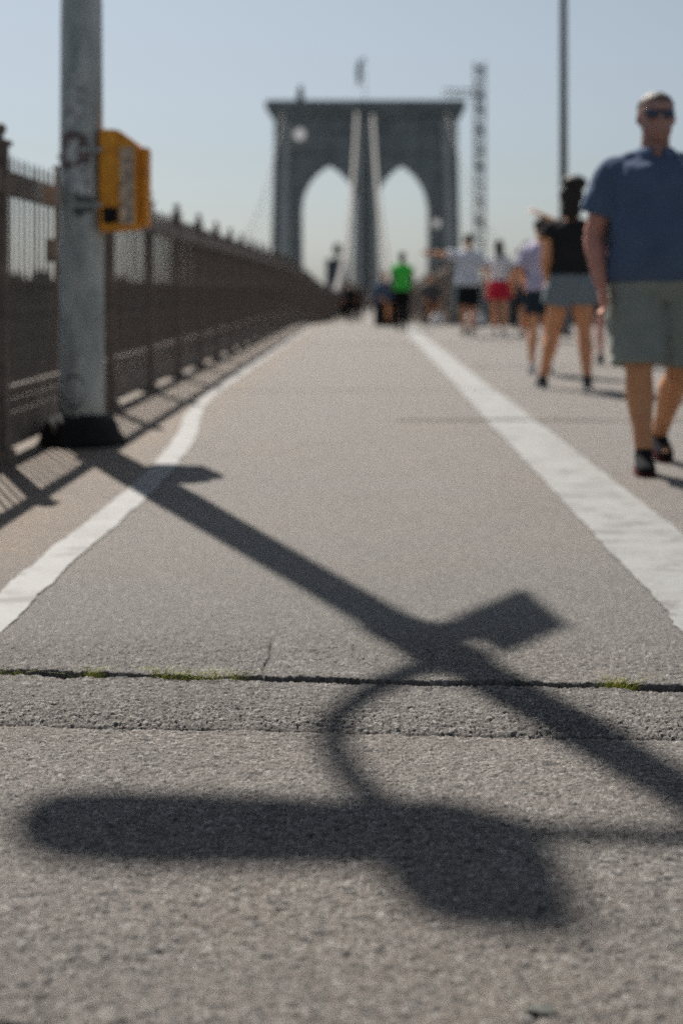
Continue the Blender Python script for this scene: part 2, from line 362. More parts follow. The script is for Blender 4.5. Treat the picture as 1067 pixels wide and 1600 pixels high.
# painted lines: ribbons with uneven edges
def ribbon(name, pts, wid, seed, step=.03, jag=.006, m=None):
    r = random.Random(seed); P = []
    for (a, b) in zip(pts[:-1], pts[1:]):
        n = max(1, int((b[1]-a[1])/max(step, a[1]*.006)))
        for k in range(n): t = k/n; P.append((a[0]+(b[0]-a[0])*t, a[1]+(b[1]-a[1])*t))
    P.append(pts[-1][:2]); J = [0, 0]; vs = []; fs = []
    for i, (x, y) in enumerate(P):
        W = wid(y); z = gz(y)+.0042
        J[0] = J[0]*.72+r.gauss(0, jag)*.5; J[1] = J[1]*.72+r.gauss(0, jag)*.5; jl, jr = J
        vs += [(x-W/2+jl, y, z), (x+W/2+jr, y, z)]
        if i: fs.append((2*i-2, 2*i-1, 2*i+1, 2*i))
    return MB().add(vs, fs).build(name, m or M_PAINT)
def curve(cs):                               # smooth through control points
    o = []
    for i in range(len(cs)-1):
        p0, p1, p2, p3 = cs[max(i-1,0)], cs[i], cs[i+1], cs[min(i+2,len(cs)-1)]
        for k in range(6):
            t = k/6; o.append(tuple(.5*((2*p1[j])+(-p0[j]+p2[j])*t+(2*p0[j]-5*p1[j]+4*p2[j]-p3[j])*t*t+(-p0[j]+3*p1[j]-3*p2[j]+p3[j])*t**3) for j in (0,1)))
    return o+[cs[-1]]
wl = ribbon('lane_line', curve([(-1.20, 10.32), (-1.225, 11.2), (-1.235, 14), (-1.24, 22), (-1.24, 33)]), lambda y: .10, 3, m=M_WORN); wl['kind'] = 'structure'; wl['label'] = 'worn end of the white line along the fence'
for o_, lb in ((ribbon('lane_line', curve([(-.90, -4), (-.955, 3.6), (-.955, 5.0), (-.945, 6.3), (-.985, 7.4), (-1.06, 8.6), (-1.15, 9.5), (-1.20, 10.3)]), lambda y: .12 if y < 9 else max(.10, .12-(y-9)*.02), 1), 'white line curving round the foot of the pole'),
               (ribbon('lane_line', [(.945, -4), (.945, 60)], lambda y: .31 if y < 12 else .29, 2), 'broad white line dividing the walk')):
    o_['kind'] = 'structure'; o_['label'] = lb
# sealed expansion joints across the walk farther off
for (yy, x0, x1, wd) in ((9.2, .2, PX1, .05), (11.9, -1.3, PX1, .03), (15.6, 1.2, PX1, .09), (22.0, -1.3, PX1, .1)):
    vs = []; n = 60; r = random.Random(int(yy*10))
    for i in range(n+1):
        x = x0+(x1-x0)*i/n; c = yy+.02*math.sin(x*2); d = wd/2*(.6+.7*r.random()); vs += [(x, c-d, .0090), (x, c+d, .0090)]
    MB().add(vs, [(2*i, 2*i+2, 2*i+3, 2*i+1) for i in range(n)]).build('expansion_joint', mat('worn_sealant', (.095, .088, .08), .85, 0, .3, 25))['kind'] = 'structure'

# land and water far below, roadways beside the walk
sheet('water', [-3000, 3000], [-300, 5000], mat('river', (.035, .05, .055), .25, 0, .2, .02), -42)
M_ROAD = mat('roadway_asphalt', (.07, .068, .066), .9, 0, .2, 1)
for (a, b) in ((-13, -4.6), (6.9, 15)):
    sheet('roadway', [a, b], [-6, 60, 330, 700], M_ROAD, -4.8)
# the deck slab's edges (so the walk has thickness)
for (a, b, y0, y1) in ((-1.95, -1.93, -6, 34), (6.40, 6.42, -6, 34)):
    MB().box((a, y0, -.5), (b, y1, -.005)).build('deck_edge', M_IRON2)['kind'] = 'structure'

# ------------------------------------------------------------------ picket fence on the left
FX = -1.80
def post_mb(h=1.56):
    m = MB(); m.cbox((0,0,h/2), (.075,.075,h)); m.cbox((0,0,.03), (.13,.13,.06)); m.cbox((0,0,h+.012), (.105,.105,.025))
    return m
def finial_mb(h=1.585):
    m = MB(); m.tube([(0,0,h-.01),(0,0,h+.03)], [.028,.014], 8); m.ball((0,0,h+.055), .034, 10, 6); return m
POST = None
def fence(name, x, posts, label, y_end, seps=300, side=1):
    global POST
    root = thing(name, (x, posts[0], gz(posts[0])), label, 'fence')
    ox, oy, oz = root.location
    if POST is None:
        p = post_mb().build('post', M_IRON, root, bevel=.004); f = finial_mb().build('finial', M_IRON, p, smooth=True)
        POST = (p.data, f.data); COL.objects.unlink(p); COL.objects.unlink(f); bpy.data.objects.remove(p); bpy.data.objects.remove(f)
    for y in posts:
        p = link('post', POST[0], root); p.location = (0, y-oy, gz(y)-oz); link('finial', POST[1], p)
    cap = []
    for a, b in zip(posts[:-1], posts[1:]):
        for zc, hh, tt in ((1.385, .058, .05), (.34, .020, .028), (.27, .020, .028), (.135, .085, .028)):
            z0, z1 = gz(a)-oz+zc, gz(b)-oz+zc; y0, y1 = a-oy+.036, b-oy-.036
            m = MB(); m.add([(-tt/2,y0,z0-hh),(tt/2,y0,z0-hh),(tt/2,y0,z0+hh),(-tt/2,y0,z0+hh),(-tt/2,y1,z1-hh),(tt/2,y1,z1-hh),(tt/2,y1,z1+hh),(-tt/2,y1,z1+hh)],
                            [(0,1,2,3),(7,6,5,4),(0,4,5,1),(1,5,6,2),(2,6,7,3),(3,7,4,0)])
            if a < 130: m.build('rail', M_IRON, root)
            else: cap.append(m)
    if cap:
        q = MB(); [q.add(m.v, m.f) for m in cap]; q.build('rail', M_IRON, root)
    pm = MB(); d = .0068; dy_ = .0032
    for z0, z1, k in ((.045, 1.50, 1),):
        pm.frustum((0,0,z0), (2*d,2*dy_), (0,0,z1), (2*d,2*dy_))
    pm.frustum((0,0,1.50), (2*d,2*dy_), (0,0,1.535), (.003,.003))
    pme = pm.mesh('picket'); pme.materials.append(M_IRON)
    ysp = []
    for a, b in zip(posts[:-1], posts[1:]):
        n = round((b-a)/.115); ysp += [a+(b-a)*k/n for k in range(1, n)]
    r = random.Random(4)
    for y in ysp[:seps]:
        o = link('picket', pme, root); o.location = (r.gauss(0,.001), y-oy, gz(y)-oz+r.gauss(0,.002)); o.rotation_euler = (r.gauss(0,.003), 0, r.gauss(0,.04))
    q = MB()
    for y in ysp[seps:]:
        q.box((-d, y-oy-d, gz(y)-oz+.045), (d, y-oy+d, gz(y)-oz+1.5))
    if len(ysp) > seps: q.build('picket', M_IRON, root)['kind'] = 'stuff'
    return root
posts = [5.35, 7.02, 8.50, 10.03, 11.85, 13.62]
while posts[-1] < 285: posts.append(posts[-1]+1.80)
fl = fence('picket_fence', FX, posts, 'dark brown iron picket fence with ball topped posts beside the grey lamp pole', 285)
rp = MB().cbox((0, 0, 0), (.062, .20, .098)).build('rust_patch', M_RUST, fl, bevel=.004); rp.location = (0, 7.02+.98-fl.location.y, 1.385)
# junction box and clips on the fence beside the pole
cb = MB().cbox((0,0,0), (.06,.09,.13)).build('junction_box', M_IRON, fl, bevel=.006); cb.location = (.03, 8.05-fl.location.y, 1.07)
rposts = [34.2]
while rposts[-1] < 280: rposts.append(rposts[-1]+1.8)
fence('picket_fence', 2.05, rposts, 'distant iron picket fence on the far side of the narrow walk behind the green shirt', 285, 0)

# plate girder of the roadway behind the fence
gr = thing('plate_girder', (-4.2, 0, 0), 'long dark riveted plate girder beside the roadway beyond the picket fence', 'girder')
for k in range(40):
    y0 = 2+k*7.2
    MB().box((-.02, y0, -4.8+gz(y0)), (.02, y0+7.18, .93+gz(y0))).build('web_plate', M_IRON2, gr)
    MB().box((.023, y0+.02, -4.8+gz(y0)), (.13, y0+.07, .93+gz(y0))).build('stiffener', M_IRON2, gr)
    MB().box((-.15, y0, .935+gz(y0)), (.17, y0+7.17, .985+gz(y0))).build('flange', M_IRON2, gr)

# low barrier round the right of the plaza
def barrier(p0, p1, label):
    x0, y0 = p0; x1, y1 = p1; L = math.hypot(x1-x0, y1-y0); a = math.atan2(y1-y0, x1-x0)
    root = thing('low_barrier', (x0, y0, gz(y0)), label, 'barrier', 'low steel barriers round the plaza', a)
    n = max(1, round(L/1.5)); r = random.Random(5)
    for i in range(n+1):
        MB().cbox((min(max(i*L/n, .04), L-.04), 0, .36), (.07, .07, .72)).build('post', M_IRON, root)
    for i in range(n):
        MB().cbox(((i+.5)*L/n, 0, .30), (L/n-.08, .03, .44)).build('panel', M_IRON2 if r.random() < .6 else mat('grey_panel', (.16, .165, .16), .7), root)
        MB().cbox(((i+.5)*L/n, 0, .66), (L/n-.075, .05, .05)).build('rail', M_IRON, root)
barrier((2.15, 33.9), (6.3, 33.9), 'low dark steel barrier closing the far end of the plaza behind the walkers')
barrier((6.3, 2), (6.3, 33.7), 'low dark steel barrier along the open side of the plaza')

# ------------------------------------------------------------------ lamp pole with its fittings
PXX, PYY = -1.552, 7.80
pole = thing('lamp_pole', (PXX, PYY, 0), 'thick weathered grey steel lamp pole standing beside the picket fence on a black base', 'lamp pole')
prof = [(0,.123),(1.2,.119),(2.4,.112),(3.1,.098),(4.2,.084),(5.0,.080),(5.9,.074),(7.0,.068),(8.2,.06)]
pts = []; rad = []
for (h0, r0), (h1, r1) in zip(prof[:-1], prof[1:]):
    for k in range(4): t = k/4; pts.append((0,0,h0+(h1-h0)*t)); rad.append(r0+(r1-r0)*t)
pts.append((0,0,8.2)); rad.append(.045)
MB().tube(pts, rad, 32).build('shaft', M_POLE, pole, smooth=True)
b = MB(); r_ = random.Random(3); R = []
for z, rr in ((0,.235),(.03,.225),(.07,.205),(.12,.19),(.15,.165),(.165,.128)):
    R.append([(math.cos(2*PI*i/28)*rr*(1+.07*math.sin(i*2.3+z*9)+r_.uniform(-.03,.03)), math.sin(2*PI*i/28)*rr*(1+.05*math.sin(i*1.7)), z+r_.uniform(-.008,.008)) for i in range(28)])
b.loft(R).build('base_cover', M_BLACK, pole, smooth=True)
# collar and clamp bands
for z in (4.86, 5.14): MB().tube([(0,0,z),(0,0,z+.08)], .100, 20).build('clamp_band', M_POLE, pole, smooth=True)
MB().tube([(0,0,4.82),(0,0,5.26)], .095, 16).build('collar', M_POLE, pole, smooth=True)
# the shapes that the shaft's fittings throw on the ground give their size: in the plane of the bracket
SK = (SDX/math.tan(SUN_EL), SDY/math.tan(SUN_EL))
def bracket(px, py):                          # offset sideways and height above ground in the bracket's plane
    x, y = gnd(px, py); h = (y-PYY)/SK[1]; return (x-SK[0]*h-PXX, h)
arm = [bracket(*p) for p in ((690,1035),(640,1052),(575,1085),(530,1125),(520,1165),(545,1210),(590,1255),(625,1290))]
MB().tube([(a, 0, h) for a, h in arm], [.045,.042,.036,.034,.034,.035,.036,.04], 12).build('curved_bracket', M_POLE, pole, smooth=True)
tb = [bracket(*p) for p in ((30,1292),(75,1292),(200,1292),(400,1297),(560,1300),(700,1302))]
MB().tube([(a, 0, h) for a, h in tb], [.055,.105,.118,.108,.10,.09], 20, 1.2).build('lamp_head', M_POLE, pole, smooth=True)
ar = [bracket(*p) for p in ((700,1303),(900,1306),(1180,1312))]
MB().tube([(a, 0, h) for a, h in ar]+[(-.02, 0, ar[-1][1])], .032, 10).build('support_arm', M_POLE, pole, smooth=True)
q = [bracket(*p) for p in ((548,1262),(700,1262),(825,1292),(885,1352),(925,1450),(770,1442),(650,1420),(600,1370))]
c_ = (sum(a for a, h in q)/len(q), sum(h for a, h in q)/len(q)); n = len(q)
m = MB(); vs = [(c_[0]+(a-c_[0])*s, y, c_[1]+(h-c_[1])*s) for y, s in ((-.05,.93),(-.035,1.0),(.035,1.0),(.05,.93)) for a, h in q]
m.loft([vs[i*n:(i+1)*n] for i in range(4)]).build('ballast_housing', M_POLE, pole)
# side panel on a short arm
def unshadow(px, py, h): x, y = gnd(px, py); return (x-SK[0]*h-PXX, y-SK[1]*h-PYY, h)
c0 = unshadow(818,918,4.85); c1 = unshadow(888,976,5.25); c2 = unshadow(782,1024,5.55); c3 = unshadow(708,964,5.15)
nrm = (Vector(c1)-Vector(c0)).cross(Vector(c3)-Vector(c0)).normalized()*.03
m = MB(); m.loft([[Vector(c) for c in (c0,c1,c2,c3)], [Vector(c)+nrm for c in (c0,c1,c2,c3)]]).build('flood_light', M_POLE, pole)
e = unshadow(725,978,5.15); MB().tube([(0,0,5.08),(e[0]*.5,e[1]*.5,5.12),(e[0],e[1],5.15)], [.07,.062,.062], 10).build('side_arm', M_POLE, pole, smooth=True)
# stickers and scrawl on the shaft
def decal(name, a0, a1, z0, z1, m, jag=.0, seed=1, parent=pole, rr=.1185, n=8, k=6):
    r = random.Random(seed); vs = []; fs = []
    for j in range(k+1):
        for i in range(n+1):
            t, s = i/n, j/k; a = a0+(a1-a0)*t; z = z0+(z1-z0)*s
            if j in (0, k): z += r.uniform(-jag, jag)
            if i in (0, n): a += r.uniform(-jag, jag)*5
            R_ = np.interp(z, [p[0] for p in prof], [p[1] for p in prof])+.0025
            vs.append((R_*math.sin(a), -R_*math.cos(a), z))
    for j in range(k):
        for i in range(n): fs.append((j*(n+1)+i, j*(n+1)+i+1, (j+1)*(n+1)+i+1, (j+1)*(n+1)+i))
    return MB().add(vs, fs).build(name, m, parent, smooth=True)
M_SCR = mat('old_sticker', (.20, .15, .15), .7, 0, .5, 30); M_ST2 = mat('torn_sticker', (.55, .57, .56), .7, 0, .45, 22)
decal('sticker', -.9, .55, 1.50, 1.70, M_SCR, .02, 2); decal('sticker', -.25, .5, 1.37, 1.52, M_ST2, .02, 3)
s2 = decal('sticker', -.5, .0, 1.53, 1.66, M_ST2, .02, 5); s2.scale = (1.006, 1.006, 1)
decal('sticker', -.1, .75, 1.255, 1.36, mat('black_sticker', (.13,.15,.15), .7, 0, .5, 40), .02, 4); decal('sticker', -.6, .3, 1.75, 2.0, M_ST2, .03, 6)
# scrawled ring low on the shaft
rg = []
for i in range(28):
    a = 2*PI*i/27; rg.append((.5*math.cos(a)-.15, .30+.085*math.sin(a)))
m = MB(); vs = []; R_ = .1245
for (a, z) in rg:
    for dd in (-.006, .006): vs.append((R_*math.sin(a), -R_*math.cos(a)-.0005, z+dd+.004*math.sin(a*9)))
m.add(vs, [(2*i,2*i+2,2*i+3,2*i+1) for i in range(27)]).build('graffiti_ring', mat('scrawl', (.06,.07,.07), .7), pole)

# yellow call box on the pole's side
cbx = thing('call_box', (PXX+.115, PYY, 1.165), 'amber yellow call box with a pale label hung on the side of the grey pole', 'call box')
M_YEL = mat('amber_paint', (.88, .33, .02), .5, 0, .25, 14, .1, 30, .4, (.95, .40, .03))
pr = [(0,0),(.205,.012),(.205,.475),(.10,.55),(0,.555)]
MB().loft([[(x, -.10, z) for x, z in pr], [(x, .10, z) for x, z in pr]]).build('housing', M_YEL, cbx, bevel=.006)
MB().box((.21, -.03, .03), (.252, .10, .46)).build('back_flange', M_YEL, cbx, bevel=.004)
MB().cbox((.062, -.106, .085), (.080, .012, .085)).build('speaker_grille', M_BLACK, cbx, bevel=.003)
MB().cbox((.152, -.104, .245), (.078, .007, .42)).build('label_plate', mat('faded_label', (.75, .50, .28), .6, 0, .4, 26, 0, 1, .3, (.88, .70, .52)), cbx)
for zc, hh in ((.07,.03),(.12,.028),(.21,.03),(.30,.06),(.38,.035)):
    MB().cbox((.165+random.uniform(-.006,.006), -.109, zc), (.030, .003, hh)).build('faded_print', mat('faded_ink', (.42, .33, .26), .7, 0, .4, 60), cbx)
for zz in (.13, .43): MB().box((-.13, -.125, zz), (.02, -.118, zz+.02)).build('mounting_strap', M_POLE, cbx)

# slim dark post on the right
rpole = thing('lamp_pole', ((880-570)/F*26, 26, 0), 'slim dark lamp post rising behind the woman in the black top', 'lamp pole')
MB().tube([(0,0,.75),(0,0,3),(0,0,6.5),(0,0,9.5)], [.080,.072,.062,.05], 14).build('shaft', M_DARKM, rpole, smooth=True)
MB().rings([(0,0,0,.17,.17),(.08,0,0,.165,.165),(.12,0,0,.13,.13),(.6,0,0,.115,.115),(.68,0,0,.13,.13),(.76,0,0,.09,.09)], 14).build('pedestal', mat('grey_pedestal', (.17,.175,.17), .6), rpole, smooth=True)
MB().tube([(0,0,9.3),(-.4,0,9.8),(-1.2,0,9.9)], .035, 8).build('arm', M_DARKM, rpole, smooth=True)
MB().tube([(-1.1,0,9.9),(-1.3,0,9.88),(-1.7,0,9.84)], [.05,.11,.06], 10, .5).build('lamp_head', M_DARKM, rpole, smooth=True)

# grass in the joint
M_GRASS = mat('grass', (.22, .36, .03), .6, 0, .3, 60, 0, 1, .3, (.55, .50, .07))
def tuft(x0, x1, n, label, seed, hmax=.02):
    r = random.Random(seed); m = MB()
    for _ in range(n):
        x = r.uniform(x0, x1); y = float(joint_y(np.array([x]))[0])+r.uniform(-.014, .012); h = r.uniform(.35, 1)*hmax; a = r.uniform(0, PI); L = r.gauss(0, 1.)*h*1.8; wv = r.uniform(.0005, .0011)
        cx, cy = math.cos(a)*wv, math.sin(a)*wv; ly = r.gauss(0, .5)*h
        m.add([(x-cx,y-cy,-.012),(x+cx,y+cy,-.012),(x+L*.4+cx*.8,y+ly*.4+cy*.8,h*.65),(x+L*.4-cx*.8,y+ly*.4-cy*.8,h*.65),(x+L,y+ly,h)], [(0,1,2,3),(3,2,4)])
    tag(m.build('grass', M_GRASS), label, 'grass', None, 'stuff')
tuft(-.455, -.275, 130, 'long yellow green line of grass growing in the open joint', 1, .034)
tuft(-.62, -.575, 32, 'small tuft of grass in the joint near the left edge', 2, .03)
tuft(-.80, -.745, 24, 'sparse grass at the far left end of the joint', 5, .016)
tuft(.50, .575, 70, 'bright green tuft of grass in the joint under the broad white line', 3, .03)
# flattened leaf
lx, ly = gnd(845, 1585)
m = MB(); vs = [(0,0,.003)]
for i in range(9):
    a = 2*PI*i/9; vs.append((.018*math.cos(a)*(1+.25*math.sin(3*a)), .011*math.sin(a)*(1+.2*math.cos(2*a)), .004+.002*math.sin(a*2)))
lf = m.add(vs, [(0, i+1, (i+1) % 9+1) for i in range(9)]).build('leaf', mat('dead_leaf', (.09,.095,.085), .8)); lf.location = (lx, ly, .003)
tag(lf, 'small dark flattened leaf lying on the asphalt close to the lens', 'leaf')

# ------------------------------------------------------------------ the tower
TZ = 300.0; K = TZ/F
def tx(px): return (px-570)*K
def tz(py): return EYE+(452-py)*K
tower = thing('bridge_tower', (0, TZ, 0), 'dark granite bridge tower with twin pointed arches rising over the walk', 'tower')
D = 8.0; BASE = -46
def block(name, x0, x1, z0, z1, m=M_GRAN, d0=0, dep=D, xb0=None, xb1=None):
    mb = MB(); xb0 = x0 if xb0 is None else xb0; xb1 = x1 if xb1 is None else xb1
    mb.add([(xb0,d0,z0),(xb1,d0,z0),(xb1,dep,z0),(xb0,dep,z0),(x0,d0,z1),(x1,d0,z1),(x1,dep,z1),(x0,dep,z1)], [(0,3,2,1),(4,5,6,7),(0,1,5,4),(1,2,6,5),(2,3,7,6),(3,0,4,7)])
    return mb.build(name, m, tower)
SPR, TOP = 325, 186
aL, aR = (470, 557), (588, 669)
block('pier', tx(429), tx(aL[0])-.002, tz(SPR), tz(TOP), xb0=tx(426)); block('pier', tx(426), tx(aL[0])-.002, BASE, tz(SPR)-.003, xb0=tx(414), xb1=tx(476))
block('pier', tx(aL[1])+.002, tx(aR[0])-.002, tz(SPR), tz(TOP)); block('pier', tx(aL[1])+.002, tx(aR[0])-.002, BASE, tz(SPR)-.003, xb0=tx(551), xb1=tx(594))
block('pier', tx(aR[1])+.002, tx(714), tz(SPR), tz(TOP), xb1=tx(717)); block('pier', tx(aR[1])+.002, tx(717), BASE, tz(SPR)-.003, xb0=tx(664), xb1=tx(727))
for (a, b_) in (aL, aR):
    x0, x1 = tx(a), tx(b_); wv = (x1-x0)/2; cx = (x0+x1)/2; hh = (SPR-255)*K; Rr = (wv*wv+hh*hh)/(2*wv)
    N = 40; top = tz(TOP); fr = []; 
    def arc(x, w=wv, R=Rr): return math.sqrt(max(0, R*R-(R-w+abs(x))**2))
    prof2 = [(cx-wv+2*wv*i/N, tz(SPR)+arc(-wv+2*wv*i/N)) for i in range(N+1)]
    vs = []; fs = []
    for x, z in prof2: vs += [(x,0,z),(x,0,top),(x,D,z),(x,D,top)]
    for i in range(N):
        p, q2 = 4*i, 4*i+4
        fs += [(p,q2,q2+1,p+1),(p+2,p+3,q2+3,q2+2),(p,p+2,q2+2,q2),(p+1,q2+1,q2+3,p+3)]
    fs += [(0,1,3,2),(4*N,4*N+2,4*N+3,4*N+1)]
    MB().add(vs, fs).build('arch_wall', M_GRAN, tower)
    # archivolt, standing proud
    vs = []; fs = []
    for x, z in prof2:
        dv = Vector((x-cx, 0, z-tz(SPR)+2)).normalized()
        for dy in (-.35, -.003):
            vs += [(x, dy, z), (x+dv.x*.9, dy, z+dv.z*.9)]
    for i in range(N):
        p, q2 = 4*i, 4*i+4; fs += [(p,q2,q2+1,p+1),(p+1,q2+1,q2+3,p+3),(p,p+2,q2+2,q2),(p+2,p+3,q2+3,q2+2)]
    MB().add(vs, fs).build('archivolt', M_GRAN, tower)
# buttresses: paler dressed stone, set off in stages
for (xt0, xt1, xb0, xb1) in ((443,453,436,450), (561,568,552,562), (575,582,583,592), (690,700,697,709)):
    block('buttress', tx(xt0), tx(xt1), tz(312), tz(190), M_GRAN2, -1.4, -.003, tx(xt0+(xb0-xt0)*.6), tx(xt1+(xb1-xt1)*.6))
    block('buttress', tx(xt0+(xb0-xt0)*.6)-.15, tx(xt1+(xb1-xt1)*.6)+.15, tz(490), tz(312)-.01, M_GRAN2, -1.9, -.003, tx(xb0)-.3, tx(xb1)+.3)
for z in (tz(TOP)-2.5, tz(240)):
    block('string_course', tx(428.5)-.2, tx(714.5)+.2, z, z+.5, M_GRAN, -.45, -.004)
for i, (p0, p1, y0, y1, pr_) in enumerate(((426,716,186,181,.5),(423,720,181,175,1.0),(419,724,175,168,1.5),(415,727,168,162,2.0),(417,725,162,158,1.7))):
    block('cornice', tx(p0), tx(p1), tz(y0)+.002*i, tz(y1)+.002*i, M_GRAN, -pr_, D+pr_)
M_DISC = mat('glowing_disc', (.75,.73,.72), .5, 0, .05, 5)
_b = M_DISC.node_tree.nodes['Principled BSDF']; _b.inputs['Emission Color'].default_value = (1, .93, .88, 1); _b.inputs['Emission Strength'].default_value = .22  # weak emission added so the pale discs come out brighter than the stone
# things on the tower
fp = thing('flagpole', (tx(570), TZ+2, tz(158)), 'flagpole with a limp flag on top of the bridge tower', 'flagpole')
MB().tube([(0,0,0),(0,0,9.8)], [.13,.08], 8).build('pole', mat('pole_white', (.5,.5,.5), .5), fp)
vs = []; fs = []
for j in range(9):
    for i in range(7):
        u, v = i/6, j/8; vs.append((-.15-1.35*u*(1-.3*v)-.9*v*.9-.2*math.sin(v*5), -.35*math.sin(u*7+v*3), 9.6-5.4*v-.9*u))
for j in range(8):
    for i in range(6): fs.append((j*7+i, j*7+i+1, j*7+i+8, j*7+i+7))
fo = MB().add(vs, fs).build('flag', mat('flag_cloth', (.40,.28,.29), .8, 0, .5, 1.2, 0, 1, .2, (.6,.58,.6)), fp, smooth=True)
md = fo.modifiers.new('t', 'SOLIDIFY'); md.thickness = .05
bc = thing('roof_beacon', (tx(469), TZ+1, tz(158)), 'squat dark beacon housing on the corner of the tower roof', 'beacon')
MB().cbox((0,0,.7), (1.5,1.5,1.4)).build('plinth', M_DARKM, bc); MB().rings([(1.4,0,0,.5,.5),(2.8,0,0,.62,.62),(3.2,0,0,.3,.3),(3.7,0,0,.1,.1)], 12).build('lantern', M_DARKM, bc, smooth=True)
for (px, py, r, yy, lb) in ((468,210,1.25,TZ-3.0,'large glowing round floodlight high on the face of the tower above an arch'), (682,349,.85,TZ-3.0,'small glowing round floodlight low on the tower under the hoist side corner')):
    kk = yy/F; t = thing('round_disc', ((px-570)*kk, yy, EYE+(452-py)*kk), lb, 'disc', 'discs on the tower')
    MB().loft([[(rr*math.cos(2*PI*i/20), y, rr*math.sin(2*PI*i/20)) for i in range(20)] for rr, y in ((r*.96,-.02),(r,.0),(r*.7,.35),(r*.2,.5))]).build('dish', M_DISC, t, smooth=True)
    MB().tube([(0,.4,0),(0,3.0,0)], .12, 8).build('mount', M_DARKM, t)
# hoist mast beside the tower
hm = thing('hoist_mast', (tx(749), TZ, 0), 'tall lattice hoist mast standing just to the side of the tower', 'mast')
M_STEEL = mat('mast_steel', (.42,.42,.41), .6, .2)
hw = 1.0; z0, z1 = BASE, tz(97)
for sx in (-1,1):
    for sy in (-1,1): MB().box((sx*hw-.17, sy*hw-.17, z0), (sx*hw+.17, sy*hw+.17, z1)).build('leg', M_STEEL, hm)
zz = z0; k = 0
while zz < z1-2:
    m = MB()
    for sy in (-1,1):
        m.tube([(-hw,sy*hw,zz),(hw,sy*hw,zz+2)] if k % 2 else [(hw,sy*hw,zz),(-hw,sy*hw,zz+2)], .15, 5); m.tube([(-hw,sy*hw,zz),(hw,sy*hw,zz)], .09, 5)
        m.tube([(sy*hw,-hw,zz),(sy*hw,hw,zz+2)], .09, 5)
    m.build('brace', M_STEEL, hm); zz += 2; k += 1
for i, py in enumerate((106, 150, 170, 205, 238, 262, 312, 345)):
    MB().cbox((0,0,tz(py)), (1.9,1.9,1.0 if i % 2 else .6)).build('landing', mat('mast_dark', (.26,.26,.26), .7), hm)
m = MB(); a0, a1 = tx(692)-tx(749), -hw-.1
for dz in (0, 1.2): m.box((a0,-.15,tz(151)+dz), (a1,.15,tz(151)+dz+.4))
for i in range(5):
    xa = a0+(a1-a0)*i/5; xb = a0+(a1-a0)*(i+1)/5; m.tube([(xa,0,tz(151)+.25),(xb,0,tz(151)+1.2)], .1, 5)
m.build('tie_boom', M_STEEL, hm)

# main cables sweep down from the tower top to the anchorage near the walk
cab = mat('cable_paint', (.15,.145,.14), .7)
def cable(xt, xn, label):
    root = thing('suspension_cable', (0, 0, 0), label, 'cable', 'main cables of the bridge'); P = []
    for i in range(41):
        t = i/40; y = TZ-2-(TZ-2-95)*t; z = gz(y)+1.2+(tz(176)-gz(TZ)-1.2)*(1-t)**1.75; P.append((xt+(xn-xt)*t**.8, y, z))
    MB().tube(P, .32 if abs(xt) < 5 else .1, 8).build('main_cable', cab, root, smooth=True)
    for i in range(3, 40, 2):
        x, y, z = P[i]; MB().tube([(x, y, gz(y)-.5), (x, y, z)], .018, 4).build('suspender', cab, root)
cable(-1.6, -2.35, 'inner suspension cable landing beside the picket fence'); cable(1.6, 2.45, 'inner suspension cable landing on the open side of the walk')
cable(-17.2, -13.5, 'outer suspension cable beyond the picket fence'); cable(17.2, 15.5, 'outer suspension cable on the hoist mast side')

# ------------------------------------------------------------------ far city
def building(px0, px1, pytop, Yd, col, label, tank=False):
    k = Yd/F; x0, x1 = (px0-570)*k, (px1-570)*k; zt = EYE+(452-pytop)*k; wd = x1-x0; dp = max(14, wd*.6)
    root = thing('building', ((x0+x1)/2, Yd, -42), label, 'building', 'far city buildings')
    m = mat('facade_%d' % int(col*1000), (col, col*1.04, col*1.05), .8, 0, .12, .2)
    H_ = zt+42
    MB().cbox((0, dp/2, H_/2), (wd, dp, H_)).build('wall', m, root)
    MB().cbox((0, dp/2, H_+.3), (wd+.8, dp+.8, .6)).build('roof', m, root)
    mw = mat('far_glass', (.05,.06,.07), .3)
    fl_ = 3.6; z = H_-3
    wb = MB()
    while z > H_-40:
        x = -wd/2+1.2
        while x < wd/2-1.8: wb.box((x, -.04, z-1), (x+1.4, -.003, z+1)); x += 3.1
        z -= fl_
    if wb.v: wb.build('window', mw, root)['kind'] = 'stuff'
    if tank:
        MB().cbox((0, dp/2, H_+2.0), (2, 2, 3.2)).build('tank_stand', m, root)
        MB().rings([(H_+3.6,0,dp/2,2.5,2.5),(H_+8,0,dp/2,2.5,2.5),(H_+10,0,dp/2,.3,.3)], 14).build('water_tank', mat('tank_wood', (.10,.10,.10), .8), root, smooth=True)
building(509, 544, 406, 800, .15, 'grey green block with a rooftop water tank seen through the arch by the fence', True)
building(486, 508, 462, 900, .2, 'low pale block at the foot of the arch by the fence')
for i, (a, b_, tp, yd, c) in enumerate(((-60,-8,418,1000,.10),(-8,30,428,900,.09),(30,52,438,950,.08),(52,74,424,1000,.10),(74,110,442,900,.09),(110,165,430,1100,.12),(165,196,433,1000,.10),(196,240,441,950,.09),
                                   (240,330,444,1200,.13),(330,418,440,1300,.12))):
    building(a, b_, tp, yd, c, ['wide dark block', 'low dark block', 'narrow low block', 'taller narrow block', 'broad low block', 'mid grey slab', 'square dark block', 'squat block', 'long pale block', 'long grey block'][i]+' on the skyline behind the picket fence, number of roofs from its end: '.replace(', number of roofs from its end: ', '')+['', ' second along', ' beside the rust patch', ' near the grey pole', ' hidden by the pole', ' behind the call box', ' under the call box', ' past the call box', ' beyond the fence posts', ' next to the tower'][i])
